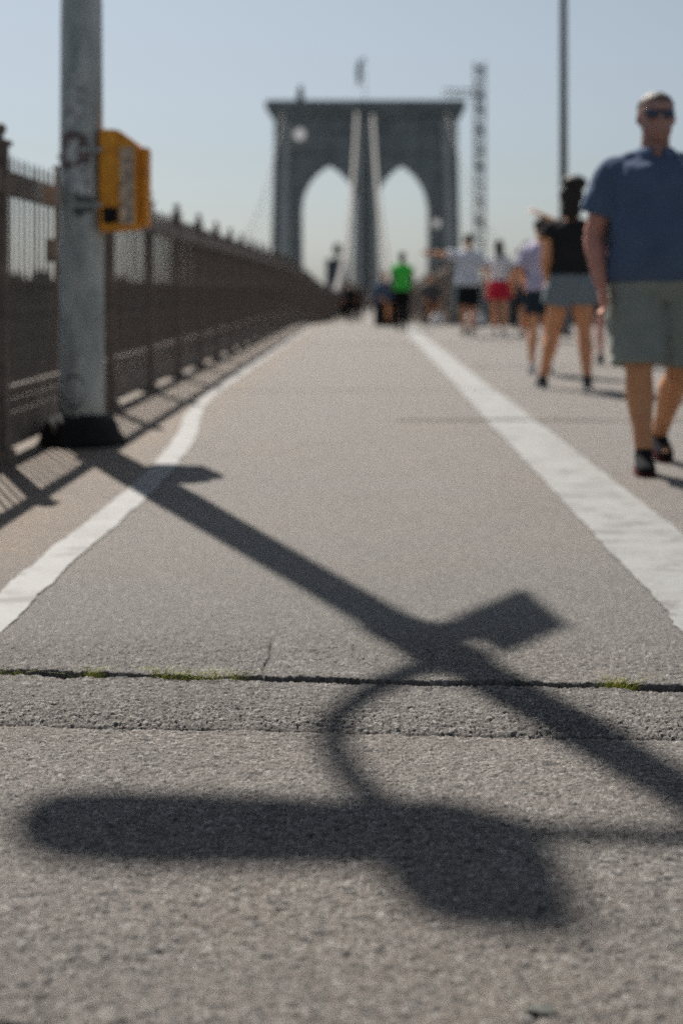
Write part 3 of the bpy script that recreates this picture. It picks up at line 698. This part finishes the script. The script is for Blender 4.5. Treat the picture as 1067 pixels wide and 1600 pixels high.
for i, (a, b_, tp, yd, c) in enumerate(((596,628,468,1000,.16),(628,664,463,1100,.2),(732,770,440,1200,.22),(770,800,452,1100,.18),(800,832,446,1300,.25),(832,900,455,1100,.17),(900,960,444,1200,.2),(960,1070,450,1200,.18),(1070,1160,440,1200,.18))):
    building(a, b_, tp, yd, c, ['low grey block in the arch behind the green shirt', 'low pale block in the arch beside the green shirt', 'pale slab behind the white shirted walker', 'low block behind the red skirt', 'pale tall slab between the red skirt and the lavender top', 'long low block behind the lavender top', 'grey block behind the black top', 'wide grey block behind the man in blue', 'grey block out past the man in blue'][i])

# ------------------------------------------------------------------ people
def evald(o, vox, name, m, parent, smooth=4, fold=0):
    md = o.modifiers.new('r', 'REMESH'); md.mode = 'VOXEL'; md.voxel_size = vox; md.use_smooth_shade = True
    if fold:
        tx_ = bpy.data.textures.get('folds') or bpy.data.textures.new('folds', 'CLOUDS'); tx_.noise_scale = .13; tx_.noise_depth = 3
        dm = o.modifiers.new('f', 'DISPLACE'); dm.texture = tx_; dm.strength = fold; dm.mid_level = .5
    if smooth: s = o.modifiers.new('s', 'SMOOTH'); s.iterations = smooth; s.factor = .5
    dg = bpy.context.evaluated_depsgraph_get(); me = bpy.data.meshes.new_from_object(o.evaluated_get(dg)); me.name = name
    me.materials.clear(); me.materials.append(m); old = o.data; bpy.data.objects.remove(o); bpy.data.meshes.remove(old)
    me.polygons.foreach_set('use_smooth', [True]*len(me.polygons))
    return link(name, me, parent)
def cloth(nm, c, var=.12): return mat('cloth_'+nm, c, .9, 0, var, 5, .5, 25, .1)
def skin(nm, c): return mat('skin_'+nm, c, .55, 0, .12, 9, .1, 60, .35)
def man_skin():
    m = mat('skin_man', (.5,.3,.2), .55, 0, .12, 9, .1, 60, .35); t = m.node_tree; b = t.nodes['Principled BSDF']
    tc = nd(t, 'ShaderNodeTexCoord'); sp = nd(t, 'ShaderNodeSeparateXYZ'); t.links.new(tc.outputs['Object'], sp.inputs[0])
    n = nd(t, 'ShaderNodeTexNoise', Scale=14.0, Detail=5); t.links.new(tc.outputs['Object'], n.inputs['Vector'])
    c = mixc(t, maprange(t, sp.outputs[2], .62, .80), (.76, .36, .15), (.70, .32, .24)); c = mixc(t, maprange(t, sp.outputs[2], 1.2, 1.45), c, (.40, .235, .195))  # tanned legs, ruddy arms; the face's shade is put into its colour
    c = mixc(t, maprange(t, sp.outputs[2], 1.60, 1.57, .0, .35), c, (.22, .14, .12))     # stubble
    c = mixc(t, maprange(t, n.outputs['Fac'], .4, .7, 0, .35), c, (.42, .16, .10)); t.links.new(c, b.inputs['Base Color'])
man_skin()
def lerp(a, b, t): return tuple(a[i]+(b[i]-a[i])*t for i in range(3))

def person(X_, Y_, rz, h, label, o):
    """o: outfit and pose. Local frame faces -Y, his right hand is at -X."""
    s = h/1.75; root = thing('person', (X_, Y_, gz(Y_)), label, 'person', None, rz); root.scale = (s, s, s)
    W = o.get('w', 1.0); Dp = o.get('d', 1.0); lean = o.get('lean', 0.)         # build
    vox = o.get('vox', .011)
    def ly(z): return -lean*max(0, z-.9)
    sk = skin(*o.get('skin', ('tan', (.42,.22,.14))))
    tor = [(.79,.13,.085,0),(.86,.165,.11,0),(.93,.17,.118,.005),(1.00,.155,.108,0),(1.08,.142,.10,-.005),(1.18,.155,.108,-.008),(1.28,.172,.118,-.008),(1.36,.175,.112,0),(1.415,.155,.092,.006),(1.45,.10,.07,.008),(1.475,.062,.06,.006),(1.52,.055,.056,-.004),(1.57,.052,.058,-.012)]
    def torso(mb, z0, z1, inf=0., flare=0., n=22):
        R_ = []
        zs = [z0]+[t[0] for t in tor if z0 < t[0] < z1]+[z1]
        for z in zs:
            rx = np.interp(z, [t[0] for t in tor], [t[1] for t in tor]); ry = np.interp(z, [t[0] for t in tor], [t[2] for t in tor]); cy = np.interp(z, [t[0] for t in tor], [t[3] for t in tor])
            k = W if z < 1.43 else 1+(W-1)*.4; kd = Dp if z < 1.43 else 1+(Dp-1)*.3
            bel = o.get('belly', 0)*math.exp(-((z-1.04)/.14)**2)
            R_.append((z, 0, cy+ly(z)-bel*.6, rx*k+inf+flare*(z1-z)+bel*.4, ry*kd+inf+flare*(z1-z)+bel))
        mb.rings(R_, n, 2.3)
    # limbs
    L = {}
    for sd, sg in (('R', -1), ('L', 1)):
        hip = (sg*.088*W, 0, .90); kn = o.get('knee'+sd, (sg*.10, -.01, .49)); an = o.get('ankle'+sd, (sg*.10, .01, .085))
        sh = (sg*.172*W, ly(1.40)+.005, 1.385); el = o.get('elbow'+sd, (sg*.25*W, .03, 1.11)); wr = o.get('wrist'+sd, (sg*.27*W, -.04, .865))
        L[sd] = (hip, kn, an, sh, el, wr)
    tk = o.get('thick', 1.0)
    mb = MB(); torso(mb, .79, 1.57)
    nk = o.get('neck', 1.0)
    mb.rings([(1.42,0,.006,.075*nk,.062*nk),(1.50,0,-.002,.058*nk,.058*nk),(1.575,0,-.012,.055*nk,.060*nk)], 16)
    for sd, sg in (('R', -1), ('L', 1)):
        hip, kn, an, sh, el, wr = L[sd]
        mb.tube([hip, lerp(hip,kn,.4), lerp(hip,kn,.85), kn], [.088*tk,.078*tk,.058*tk,.054*tk], 14)
        cm = lerp(kn, an, .32); cm = (cm[0], cm[1]+.018, cm[2])
        mb.tube([kn, (kn[0],kn[1]-.004,kn[2]-.03), cm, lerp(kn,an,.7), an], [.055*tk,.053*tk,.058*tk,.040*tk,.034*tk], 14)
        mb.ball(kn, .056*tk)
        mb.tube([sh, lerp(sh,el,.3), lerp(sh,el,.9), el], [.058*tk,.052*tk,.042*tk,.041*tk], 12); mb.ball((sh[0]-sg*.01,sh[1],sh[2]-.005), .062*tk)
        mb.tube([el, lerp(el,wr,.3), wr], [.042*tk,.044*tk,.027*tk], 12)
        # foot inside the shoe
        fd = Vector(o.get('footdir'+sd, (sg*.12, -1, 0))).normalized()
        a = Vector(an); mb.tube([a+Vector((0,0,.02))-fd*.02, a-Vector((0,0,.04))+fd*.02, a+fd*.15-Vector((0,0,.055))], [.036,.036,.022], 10)
        # hand: palm, four curled fingers and a thumb
        wv = Vector(wr); fv = (wv-Vector(el)).normalized(); side = Vector(o.get('palm'+sd, (0, -1, 0))); side = (side-fv*side.dot(fv)).normalized(); nv = fv.cross(side)*sg
        mb.tube([wv-fv*.01, wv+fv*.03, wv+fv*.085], [.027,.040,.040], 10, .45, side)
        for i, (off, ln) in enumerate(((.028,.070),(.010,.080),(-.009,.074),(-.027,.058))):
            b0 = wv+fv*.078+side*off; cu = .35+.06*i
            d1 = (fv-nv*cu*.4*1).normalized(); d2 = (fv-nv*cu*1.6).normalized(); d3 = (fv*.6-nv*cu*3).normalized()
            p1 = b0+d1*ln*.45; p2 = p1+d2*ln*.32; p3 = p2+d3*ln*.25
            mb.tube([b0, p1, p2, p3], [.0098,.0092,.0085,.007], 8)
        b0 = wv+fv*.025+side*.030; p1 = b0+(fv*.6+side*.7-nv*.2).normalized()*.038; p2 = p1+(fv+side*.15-nv*.35).normalized()*.03
        mb.tube([b0-side*.01, b0, p1, p2], [.013,.013,.0105,.008], 8)
    # head
    hy = ly(1.62)-.012; hx = 0
    HW = o.get('hw', 1.06)
    mb.rings([(z, x, y, a*HW, b*(HW+1)/2) for z, x, y, a, b in [(1.530,0,hy-.045,.030,.030),(1.545,0,hy-.035,.045,.052),(1.575,0,hy-.018,.058,.076),(1.61,0,hy-.005,.066,.088),(1.65,0,hy,.071,.094),(1.685,0,hy+.003,.073,.097),(1.715,0,hy+.006,.069,.092),(1.74,0,hy+.008,.054,.074),(1.755,0,hy+.008,.028,.04)]], 18, 2.1)
    mb.tube([(0,hy-.088,1.655),(0,hy-.102,1.625),(0,hy-.094,1.612)], [.008,.015,.012], 8)      # nose
    mb.tube([(-.03,hy-.083,1.672),(.03,hy-.083,1.672)], .010, 8)                                # brow
    mb.tube([(-.018,hy-.083,1.583),(.018,hy-.083,1.583)], .008, 8)                              # lips
    for sg in (-1, 1): mb.ball((sg*.074*HW,hy+.008,1.642), (.010,.018,.03), 8, 6)                  # ears
    tmp = mb.build('body', None, None); body = evald(tmp, vox, 'body', sk, root, 3)
    # garments
    def gar(name, build, m, v=.014, smooth=3):
        g = MB(); build(g); t = g.build(name, None, None); return evald(t, v, name, m, root, smooth, .035)
    if 'top' in o:
        nm, c, hem, slv = o['top'][:4]; inf = o['top'][4] if len(o['top']) > 4 else .018
        def f(g):
            torso(g, hem, 1.462, inf, .02)
            for sd, sg in (('R', -1), ('L', 1)):
                hip, kn, an, sh, el, wr = L[sd]
                if slv > 0:
                    sp = [sh, lerp(sh,el,min(slv,1)*.5), lerp(sh,el,min(slv,1))]; rr = [.058*tk+inf*.6, .057*tk+inf, .055*tk+inf+.004]
                    if slv > 1: sp.append(lerp(el, wr, slv-1)); rr = [.062+inf*.8,.055+inf*.8,.05+inf*.7,.036+inf*.6]
                    g.tube(sp, rr, 14); g.ball((sh[0]-sg*.014,sh[1],sh[2]-.006), .062*tk+inf*.75); g.tube([(0,sh[1],1.455),(sh[0]*.55,sh[1],1.437),(sh[0]*.95,sh[1],1.398)], [.045,.045+inf*.3,.05+inf*.3], 12)
                else: g.tube([(sh[0]*.55,sh[1],1.40),(sh[0]*.5,sh[1],1.45)], .055, 8)
        gar('shirt' if slv else 'top', f, cloth(nm, c), o.get('cv', .012), 12)
    if 'collar' in o:
        g = MB(); c0_ = []
        for i in range(23):
            a = -PI/2+.32+(2*PI-.64)*i/22; c0_.append((.078*math.cos(a), .072*math.sin(a)+ly(1.48)+.003, 1.478+.012*math.sin(a)))
        g.tube(c0_, .021, 8, 1.7); g.build('collar', cloth(*o['collar']), root, smooth=True)
    if 'bottom' in o:
        nm, c, wst, hm, inf, typ = o['bottom']
        def f(g):
            if typ == 'skirt':
                cz = hm; g.rings([(wst,0,0,.150*W,.115),(.95,0,.0,.19*W,.15),(.86,0,0,.215*W,.17),(hm,0,0,.25*W,.20)], 22)
                return
            torso(g, .79, wst, inf*.55); g.ball((0,.0,.80), (.10*W,.105,.05))
            for sd, sg in (('R', -1), ('L', 1)):
                hip, kn, an = L[sd][:3]; zf = (hip[2]-hm)/(hip[2]-kn[2]) if kn[2] < hip[2]-.05 else .8
                if zf <= 1.02 or typ == 'short': 
                    e_ = lerp(hip, kn, min(zf, 1.0)); g.tube([hip, lerp(hip,e_,.5), e_], [.088*tk+inf*.7, .082*tk+inf, .078*tk*(1-.15*zf)+inf*1.15], 16)
                elif typ == 'kneeshort':
                    e_ = lerp(kn, an, (kn[2]-hm)/(kn[2]-an[2])); g.tube([hip, lerp(hip,kn,.5), kn, e_], [.088*tk+inf*.7, .082*tk+inf, .068*tk+inf*1.1, .07*tk+inf*1.1], 16)
                else:
                    e_ = lerp(kn, an, min(1, (kn[2]-hm)/(kn[2]-an[2]))); g.tube([hip, lerp(hip,kn,.5), kn, lerp(kn,e_,.5), e_], [.085*tk+inf, .078*tk+inf, .06*tk+inf, .058*tk+inf, .045*tk+inf], 16)
        gar({'skirt':'skirt','short':'shorts','kneeshort':'shorts','long':'trousers'}[typ], f, cloth(nm, c), o.get('cv', .012))
    # shoes and socks
    for sd, sg in (('R', -1), ('L', 1)):
        an = Vector(L[sd][2]); fd = Vector(o.get('footdir'+sd, (sg*.12, -1, 0))).normalized(); up = Vector((0,0,1)); zdn = an.z if abs(fd.z) < .1 else .085
        g = MB(); rt = fd.cross(up).normalized(); up2 = rt.cross(fd)
        def rr(c, wx, hz):
            return [an+fd*c[0]+up2*(c[1]+hz*math.sin(2*PI*i/14))+rt*wx*math.cos(2*PI*i/14) for i in range(14)]
        g.loft([rr((-.075,-.040),.020,.022), rr((-.06,-.034),.036,.040), rr((-.02,-.018),.041,.054), rr((.03,-.028),.042,.046), rr((.09,-.045),.047,.030), rr((.14,-.052),.044,.023), rr((.175,-.058),.026,.014)])
        g.tube([an-up*.02, an+up2*.03], [.043,.042], 12)
        g.build('shoe', cloth(*o.get('shoe', ('black', (.018,.018,.02)))), root, smooth=True)
        g = MB(); g.loft([[an+fd*c+up2*(-.079+dz)+rt*wx*math.cos(2*PI*i/14)*1.0+fd*.0+fd*(.028*math.sin(2*PI*i/14)) for i in range(14)] for c, wx, dz in ((.05,.01,0),(.05,.05,.0),(.05,.05,.018),(.05,.01,.018))])
        g = MB(); N = 16
        outl = [(-.082+.255*(.5-.5*math.cos(PI*i/8)), .026+.024*math.sin(PI*min(1, i/8*1.0))*1.0) for i in range(9)]
        poly = [(a, b2) for a, b2 in outl]+[(a, -b2) for a, b2 in reversed(outl)]
        g.loft([[an+fd*a+rt*b2-up2*.0852 for a, b2 in poly], [an+fd*a+rt*b2-up2*.062 for a, b2 in poly]])
        g.build('sole', cloth(*o.get('sole', ('sole_grey', (.3,.3,.3)))), root)
        if 'sock' in o:
            kn = L[sd][1]; d = (Vector(kn)-an).normalized(); MB().tube([an-d*.0, an+d*.05, an+d*o['sock'][2]], [.041,.040,.043], 12).build('sock', cloth(*o['sock'][:2]), root, smooth=True)
    # hair
    hs_ = o.get('hair')
    if hs_:
        typ, nm, c = hs_; hmat = mat('hair_'+nm, c, .6, 0, .3, 40, .6, 90, .4)
        def f(g0):
            g = type('G', (), {'rings': lambda s_, sp, n: g0.rings([(z, x, y, a*HW, b*(HW+1)/2) for z, x, y, a, b in sp], n), 'ball': lambda s_, *a: g0.ball(*a)})()
            if typ == 'crop':
                g.rings([(1.69,0,hy+.016,.0765,.092),(1.715,0,hy+.012,.075,.098),(1.742,0,hy+.010,.060,.082),(1.764,0,hy+.008,.033,.048)], 18)
                g.rings([(1.60,0,hy+.055,.050,.045),(1.65,0,hy+.040,.070,.066),(1.70,0,hy+.025,.076,.083)], 18)
            else:
                g.rings([(1.69,0,hy+.020,.083,.098),(1.72,0,hy+.014,.081,.103),(1.75,0,hy+.010,.066,.088),(1.775,0,hy+.008,.036,.05)], 18)
                g.rings([(1.57,0,hy+.06,.055,.045),(1.63,0,hy+.045,.080,.068),(1.70,0,hy+.025,.083,.09)], 18)
            if typ == 'long':
                g.rings([(1.42,0,hy+.11,.060,.032),(1.54,0,hy+.085,.08,.05),(1.64,0,hy+.055,.088,.062)], 18)
            if typ == 'bun':
                g.ball((-.03,hy+.05,1.80), (.115,.095,.075)); g.ball((0,hy+.06,1.69), (.115,.085,.11)); g.ball((.0,hy+.08,1.56), (.09,.055,.09))
        t_ = MB(); f(t_); evald(t_.build('hair', None, None), .008, 'hair', hmat, root, 2)
    return root, hy

# the man in blue
mr, hy = person((1018-570)/F*6.75, 6.68, 0, 1.755, 'man in navy polo shirt, grey shorts and sunglasses walking toward the camera', dict(
    w=1.16, d=1.20, belly=.05, thick=1.17, hw=1.13, neck=1.18, vox=.0065, cv=.008, lean=.02, skin=('man', (.5,.3,.2)),
    kneeR=(-.092,-.08,.49), ankleR=(-.072,-.10,.085), kneeL=(.125,.05,.48), ankleL=(.105,.42,.125), footdirR=(-.12,-1,0), footdirL=(.05,-1,-.22),
    elbowR=(-.285,.03,1.10), wristR=(-.262,-.07,.86), elbowL=(.30,.06,1.11), wristL=(.33,-.03,.86), palmR=(.3,-1,0), palmL=(-.3,-1,0),
    top=('navy', (.088,.125,.20), .885, .66, .026), collar=('navy_collar', (.11,.16,.26)), inner=.0, bottom=('khaki_grey', (.25,.275,.25), .93, .50, .042, 'kneeshort'),
    shoe=('black', (.018,.018,.02)), sole=('red_sole', (.09,.022,.022)), sock=('black_sock', (.02,.02,.022), .085), hair=('crop', 'brown', (.10,.075,.06))))
M_LENS = mat('sunglass_lens', (.01,.03,.07), .12, 0, .1, 5, 0, 1, .8)
g = MB()
for sg in (-1, 1):
    g.rings([(1.634,sg*.033,hy-.090,.020,.008),(1.645,sg*.033,hy-.094,.030,.010),(1.665,sg*.034,hy-.094,.033,.010),(1.674,sg*.034,hy-.090,.031,.008)], 14, 2.6)
g.build('sunglasses', M_LENS, mr, smooth=True)
g = MB(); g.tube([(-.075,hy+.01,1.665),(-.072,hy-.06,1.668),(-.055,hy-.092,1.668),(0,hy-.102,1.667),(.055,hy-.092,1.668),(.072,hy-.06,1.668),(.075,hy+.01,1.665)], .0045, 6).build('sunglasses_frame', M_BLACK, mr)
MB().tube([(-.022,hy-.0905,1.583),(0,hy-.093,1.584),(.022,hy-.0905,1.583)], .0035, 6).build('mouth', mat('lip', (.28,.10,.08), .5), mr)
for zb in (1.44, 1.40, 1.36):
    MB().ball((0,-.172-.01*(1.44-zb)*10,zb), (.005,.004,.005), 8, 5).build('button', cloth('navy_collar', (.11,.16,.26)), mr)

DK = ('black', (.018,.018,.02))
def walk(st=.16, sw=1):      # stride
    return dict(kneeR=(-.09,-.09*sw,.49), ankleR=(-.08,-st*sw,.085), kneeL=(.09,.02+.02*sw,.48), ankleL=(.07,st*sw,.10),
                elbowR=(-.235,.06*sw,1.12), wristR=(-.25,.02+.08*sw,.88), elbowL=(.235,-.02*sw+.02,1.12), wristL=(.25,-.10*sw,.88))
# woman in black top
person((891-570)/F*12.2, 12.2, PI, 1.71, 'woman in black top and grey denim shorts with her dark hair piled up', dict(
    w=1.04, thick=1.2, skin=('warm', (.74,.34,.17)), elbowL=(.215,.02,1.12), wristL=(.19,-.16,.98), elbowR=(-.235,.0,1.12), wristR=(-.245,-.10,.90), kneeR=(-.125,-.02,.49), ankleR=(-.14,.04,.085), kneeL=(.15,-.06,.49), ankleL=(.235,-.07,.085),
    top=('black_top', (.028,.028,.030), .99, .25, .024), bottom=('grey_denim', (.22,.26,.28), 1.03, .735, .045, 'short'), shoe=('charcoal', (.05,.055,.06)), sock=('pale_sock', (.6,.62,.64), .06), hair=('bun', 'darkbrown', (.022,.018,.016))))
# lavender shirt
person((845-570)/F*14.4, 14.4, PI-.25, 1.57, 'person in lavender shirt and dark shorts with one arm bent over the head', dict(
    w=.88, skin=('warm2', (.78,.38,.20)), kneeR=(-.07,-.06,.49), ankleR=(-.05,-.12,.085), kneeL=(.09,.03,.49), ankleL=(.09,.14,.085),
    elbowR=(-.17,-.04,1.69), wristR=(.03,-.06,1.80), palmR=(0,-1,.3), elbowL=(.25,0,1.12), wristL=(.22,-.16,1.0), top=('lavender', (.55,.52,.68), .93, .7, .030), bottom=('dark_navy', (.03,.045,.06), .98, .66, .03, 'short'),
    shoe=('white_shoe', (.6,.6,.6)), hair=('crop', 'darkbrown', (.022,.018,.016))))
# white shirt, arm out
person((731-570)/F*26, 26, PI, 1.86, 'man in white t-shirt and black shorts holding one arm straight out', dict(
    w=1.05, vox=.013, skin=('warm', (.74,.34,.17)), **{**walk(.14, 1), 'elbowL': (.42,-.05,1.40), 'wristL': (.66,-.10,1.42), 'palmL': (0,0,1), 'elbowR': (-.30,.02,1.14), 'wristR': (-.31,-.05,.92)},
    top=('white_tee', (.72,.75,.82), .86, .75, .03), bottom=('black_short', (.015,.02,.022), .95, .52, .035, 'kneeshort'), shoe=DK, hair=('crop', 'black', (.015,.014,.014))))
# red skirt
person((779-570)/F*26.6, 26.6, PI, 1.76, 'woman in white top and short red skirt with long dark hair walking away', dict(
    w=.95, vox=.013, skin=('warm2', (.78,.38,.20)), **walk(.16, -1), top=('pale_top', (.72,.72,.74), 1.0, .6, .016), bottom=('red_skirt', (.55,.03,.06), 1.06, .66, .03, 'skirt'),
    shoe=('white_shoe', (.6,.6,.6)), hair=('long', 'darkbrown', (.022,.018,.016))))
# green shirt
person((628-570)/F*29.5, 29.5, PI, 1.62, 'jogger in bright green t-shirt and black trousers walking away in the middle of the walk', dict(
    w=1.04, vox=.013, skin=('deep', (.10,.055,.04)), **walk(.10, 1), top=('green', (.08,.62,.09), .90, .35, .03), bottom=('black_trs', (.012,.013,.015), .96, .10, .022, 'long'), shoe=DK, hair=('crop', 'black', (.015,.014,.014))))
# between red skirt and lavender
person((812-570)/F*29.6, 29.6, PI-.4, 1.70, 'person in pale grey blue shirt and black trousers beyond the red skirt', dict(
    w=.98, vox=.014, skin=('warm', (.74,.34,.17)), **walk(.15, 1), top=('greyblue', (.33,.38,.42), .92, .7, .025), bottom=('black_trs', (.012,.013,.015), .96, .12, .022, 'long'), shoe=DK, hair=('crop', 'black', (.015,.014,.014))))
person((824-570)/F*24, 24.0, PI, 1.66, 'person in dark shirt mostly hidden behind the lavender shirt', dict(
    w=.95, vox=.014, skin=('warm', (.74,.34,.17)), **walk(.12, -1), top=('slate', (.05,.065,.08), .92, .6, .025), bottom=('dark_navy', (.03,.045,.06), .96, .6, .03, 'short'), shoe=DK, hair=('crop', 'black', (.015,.014,.014))))
# behind the man's arm
person((949-570)/F*16.2, 16.2, PI-.1, 1.60, 'jogger with a lifted foot mostly hidden behind the man in navy', dict(
    w=.9, vox=.012, skin=('pink', (.75,.40,.32)), kneeR=(-.10,-.16,.53), ankleR=(-.16,.05,.22), footdirR=(0,-.7,-.7), kneeL=(.10,-.02,.49), ankleL=(.09,.05,.085), elbowL=(.25,.06,1.13), wristL=(.26,-.08,1.0),
    top=('dustypink', (.50,.26,.26), .92, .5, .02), bottom=('dusty_dark', (.08,.07,.075), .98, .62, .03, 'short'), shoe=DK, hair=('long', 'darkbrown', (.022,.018,.016))))
# seated figures on the low wall at the middle
SEAT = dict(kneeR=(-.11,-.40,.86), ankleR=(-.11,-.38,.45), kneeL=(.11,-.42,.86), ankleL=(.12,-.36,.45), elbowR=(-.24,-.12,1.14), wristR=(-.14,-.32,.98), elbowL=(.24,-.12,1.14), wristL=(.14,-.33,.98), footdirR=(0,-1,0), footdirL=(0,-1,0))
for (px, yd, rz, tp, bt, lb) in ((600, 33.2, .5, ('seat_blue', (.10,.13,.19), .92, 1.4, .025), ('black_trs', (.012,.013,.015), .96, .50, .022, 'long'), 'person in dark blue jacket sitting low beside the green shirt'),
                                 (672, 35.5, .2, ('seat_grey', (.10,.10,.10), .92, 1.3, .025), ('black_trs', (.012,.013,.015), .96, .50, .022, 'long'), 'person in grey sitting low behind the outstretched arm')):
    r0, _ = person((px-570)/F*yd, yd, rz, 1.62, lb, dict(w=1.05, vox=.015, skin=('warm', (.74,.34,.17)), top=tp, bottom=bt, shoe=DK, hair=('crop', 'black', (.015,.014,.014)), **SEAT))
    r0.location.z -= .365*1.62/1.75
    x, y = (px-570)/F*yd, yd
    st = thing('stool', (x, y+.04, gz(y)), 'small dark box stool under the seated person %s' % ('in blue' if px == 600 else 'in grey'), 'stool', 'box stools', rz)
    MB().cbox((0,0,.20), (.36,.30,.40)).build('seat_box', M_BLACK, st)
# far walkers
WK = [(548,58,'dark',(.02,.02,.022),0,'walker in black on the fence side of the far path'),(561,66,'dark2',(.05,.045,.045),PI,'walker in brown jacket just ahead of the one in black'),
      (537,72,'far_grey',(.09,.09,.10),0,'walker in grey close to the far fence'),(590,64,'far_blue',(.06,.08,.12),0,'walker in navy in the middle of the far path'),(607,60,'far_black',(.02,.025,.03),PI,'walker in black right behind the seated one'),(575,110,'far_white',(.4,.4,.4),0,'tiny walker in white far along the path')]
for (px, yd, nm, c, rz, lb) in WK:
    person((px-570)/F*yd, yd, rz, 1.70, lb, dict(w=1.05, vox=.02, cv=.02, skin=('warm', (.74,.34,.17)), top=(nm, c, .90, 1.2, .03), bottom=('black_trs', (.012,.013,.015), .96, .12, .022, 'long'), shoe=DK, hair=('crop', 'black', (.015,.014,.014)), **walk(.14, random.choice((-1,1)))))
# pale bags set down by the barrier
for i, (px, yd, s, lb) in enumerate(((744, 31.5, 1.0, 'white plastic sack by the barrier behind the black shorts'), (812, 32.4, .9, 'white plastic sack by the barrier under the grey blue shirt'), (683, 33.2, .75, 'small white sack at the end of the barrier'))):
    t = thing('plastic_sack', ((px-570)/F*yd, yd, 0), lb, 'sack', 'white sacks by the barrier')
    g = MB(); R_ = []; r = random.Random(i)
    for z, rr in ((0,.15),(.06,.20),(.2,.21),(.32,.16),(.37,.05),(.43,.08)): R_.append([(s*rr*math.cos(2*PI*k/12)*r.uniform(.9,1.1), s*rr*math.sin(2*PI*k/12)*r.uniform(.9,1.1), s*z) for k in range(12)])
    g.loft(R_).build('bag', M_WHITE, t, smooth=True); MB().tube([(0,0,.36*s),(0,0,.385*s)], .06*s, 8).build('tie', M_DARKM, t)
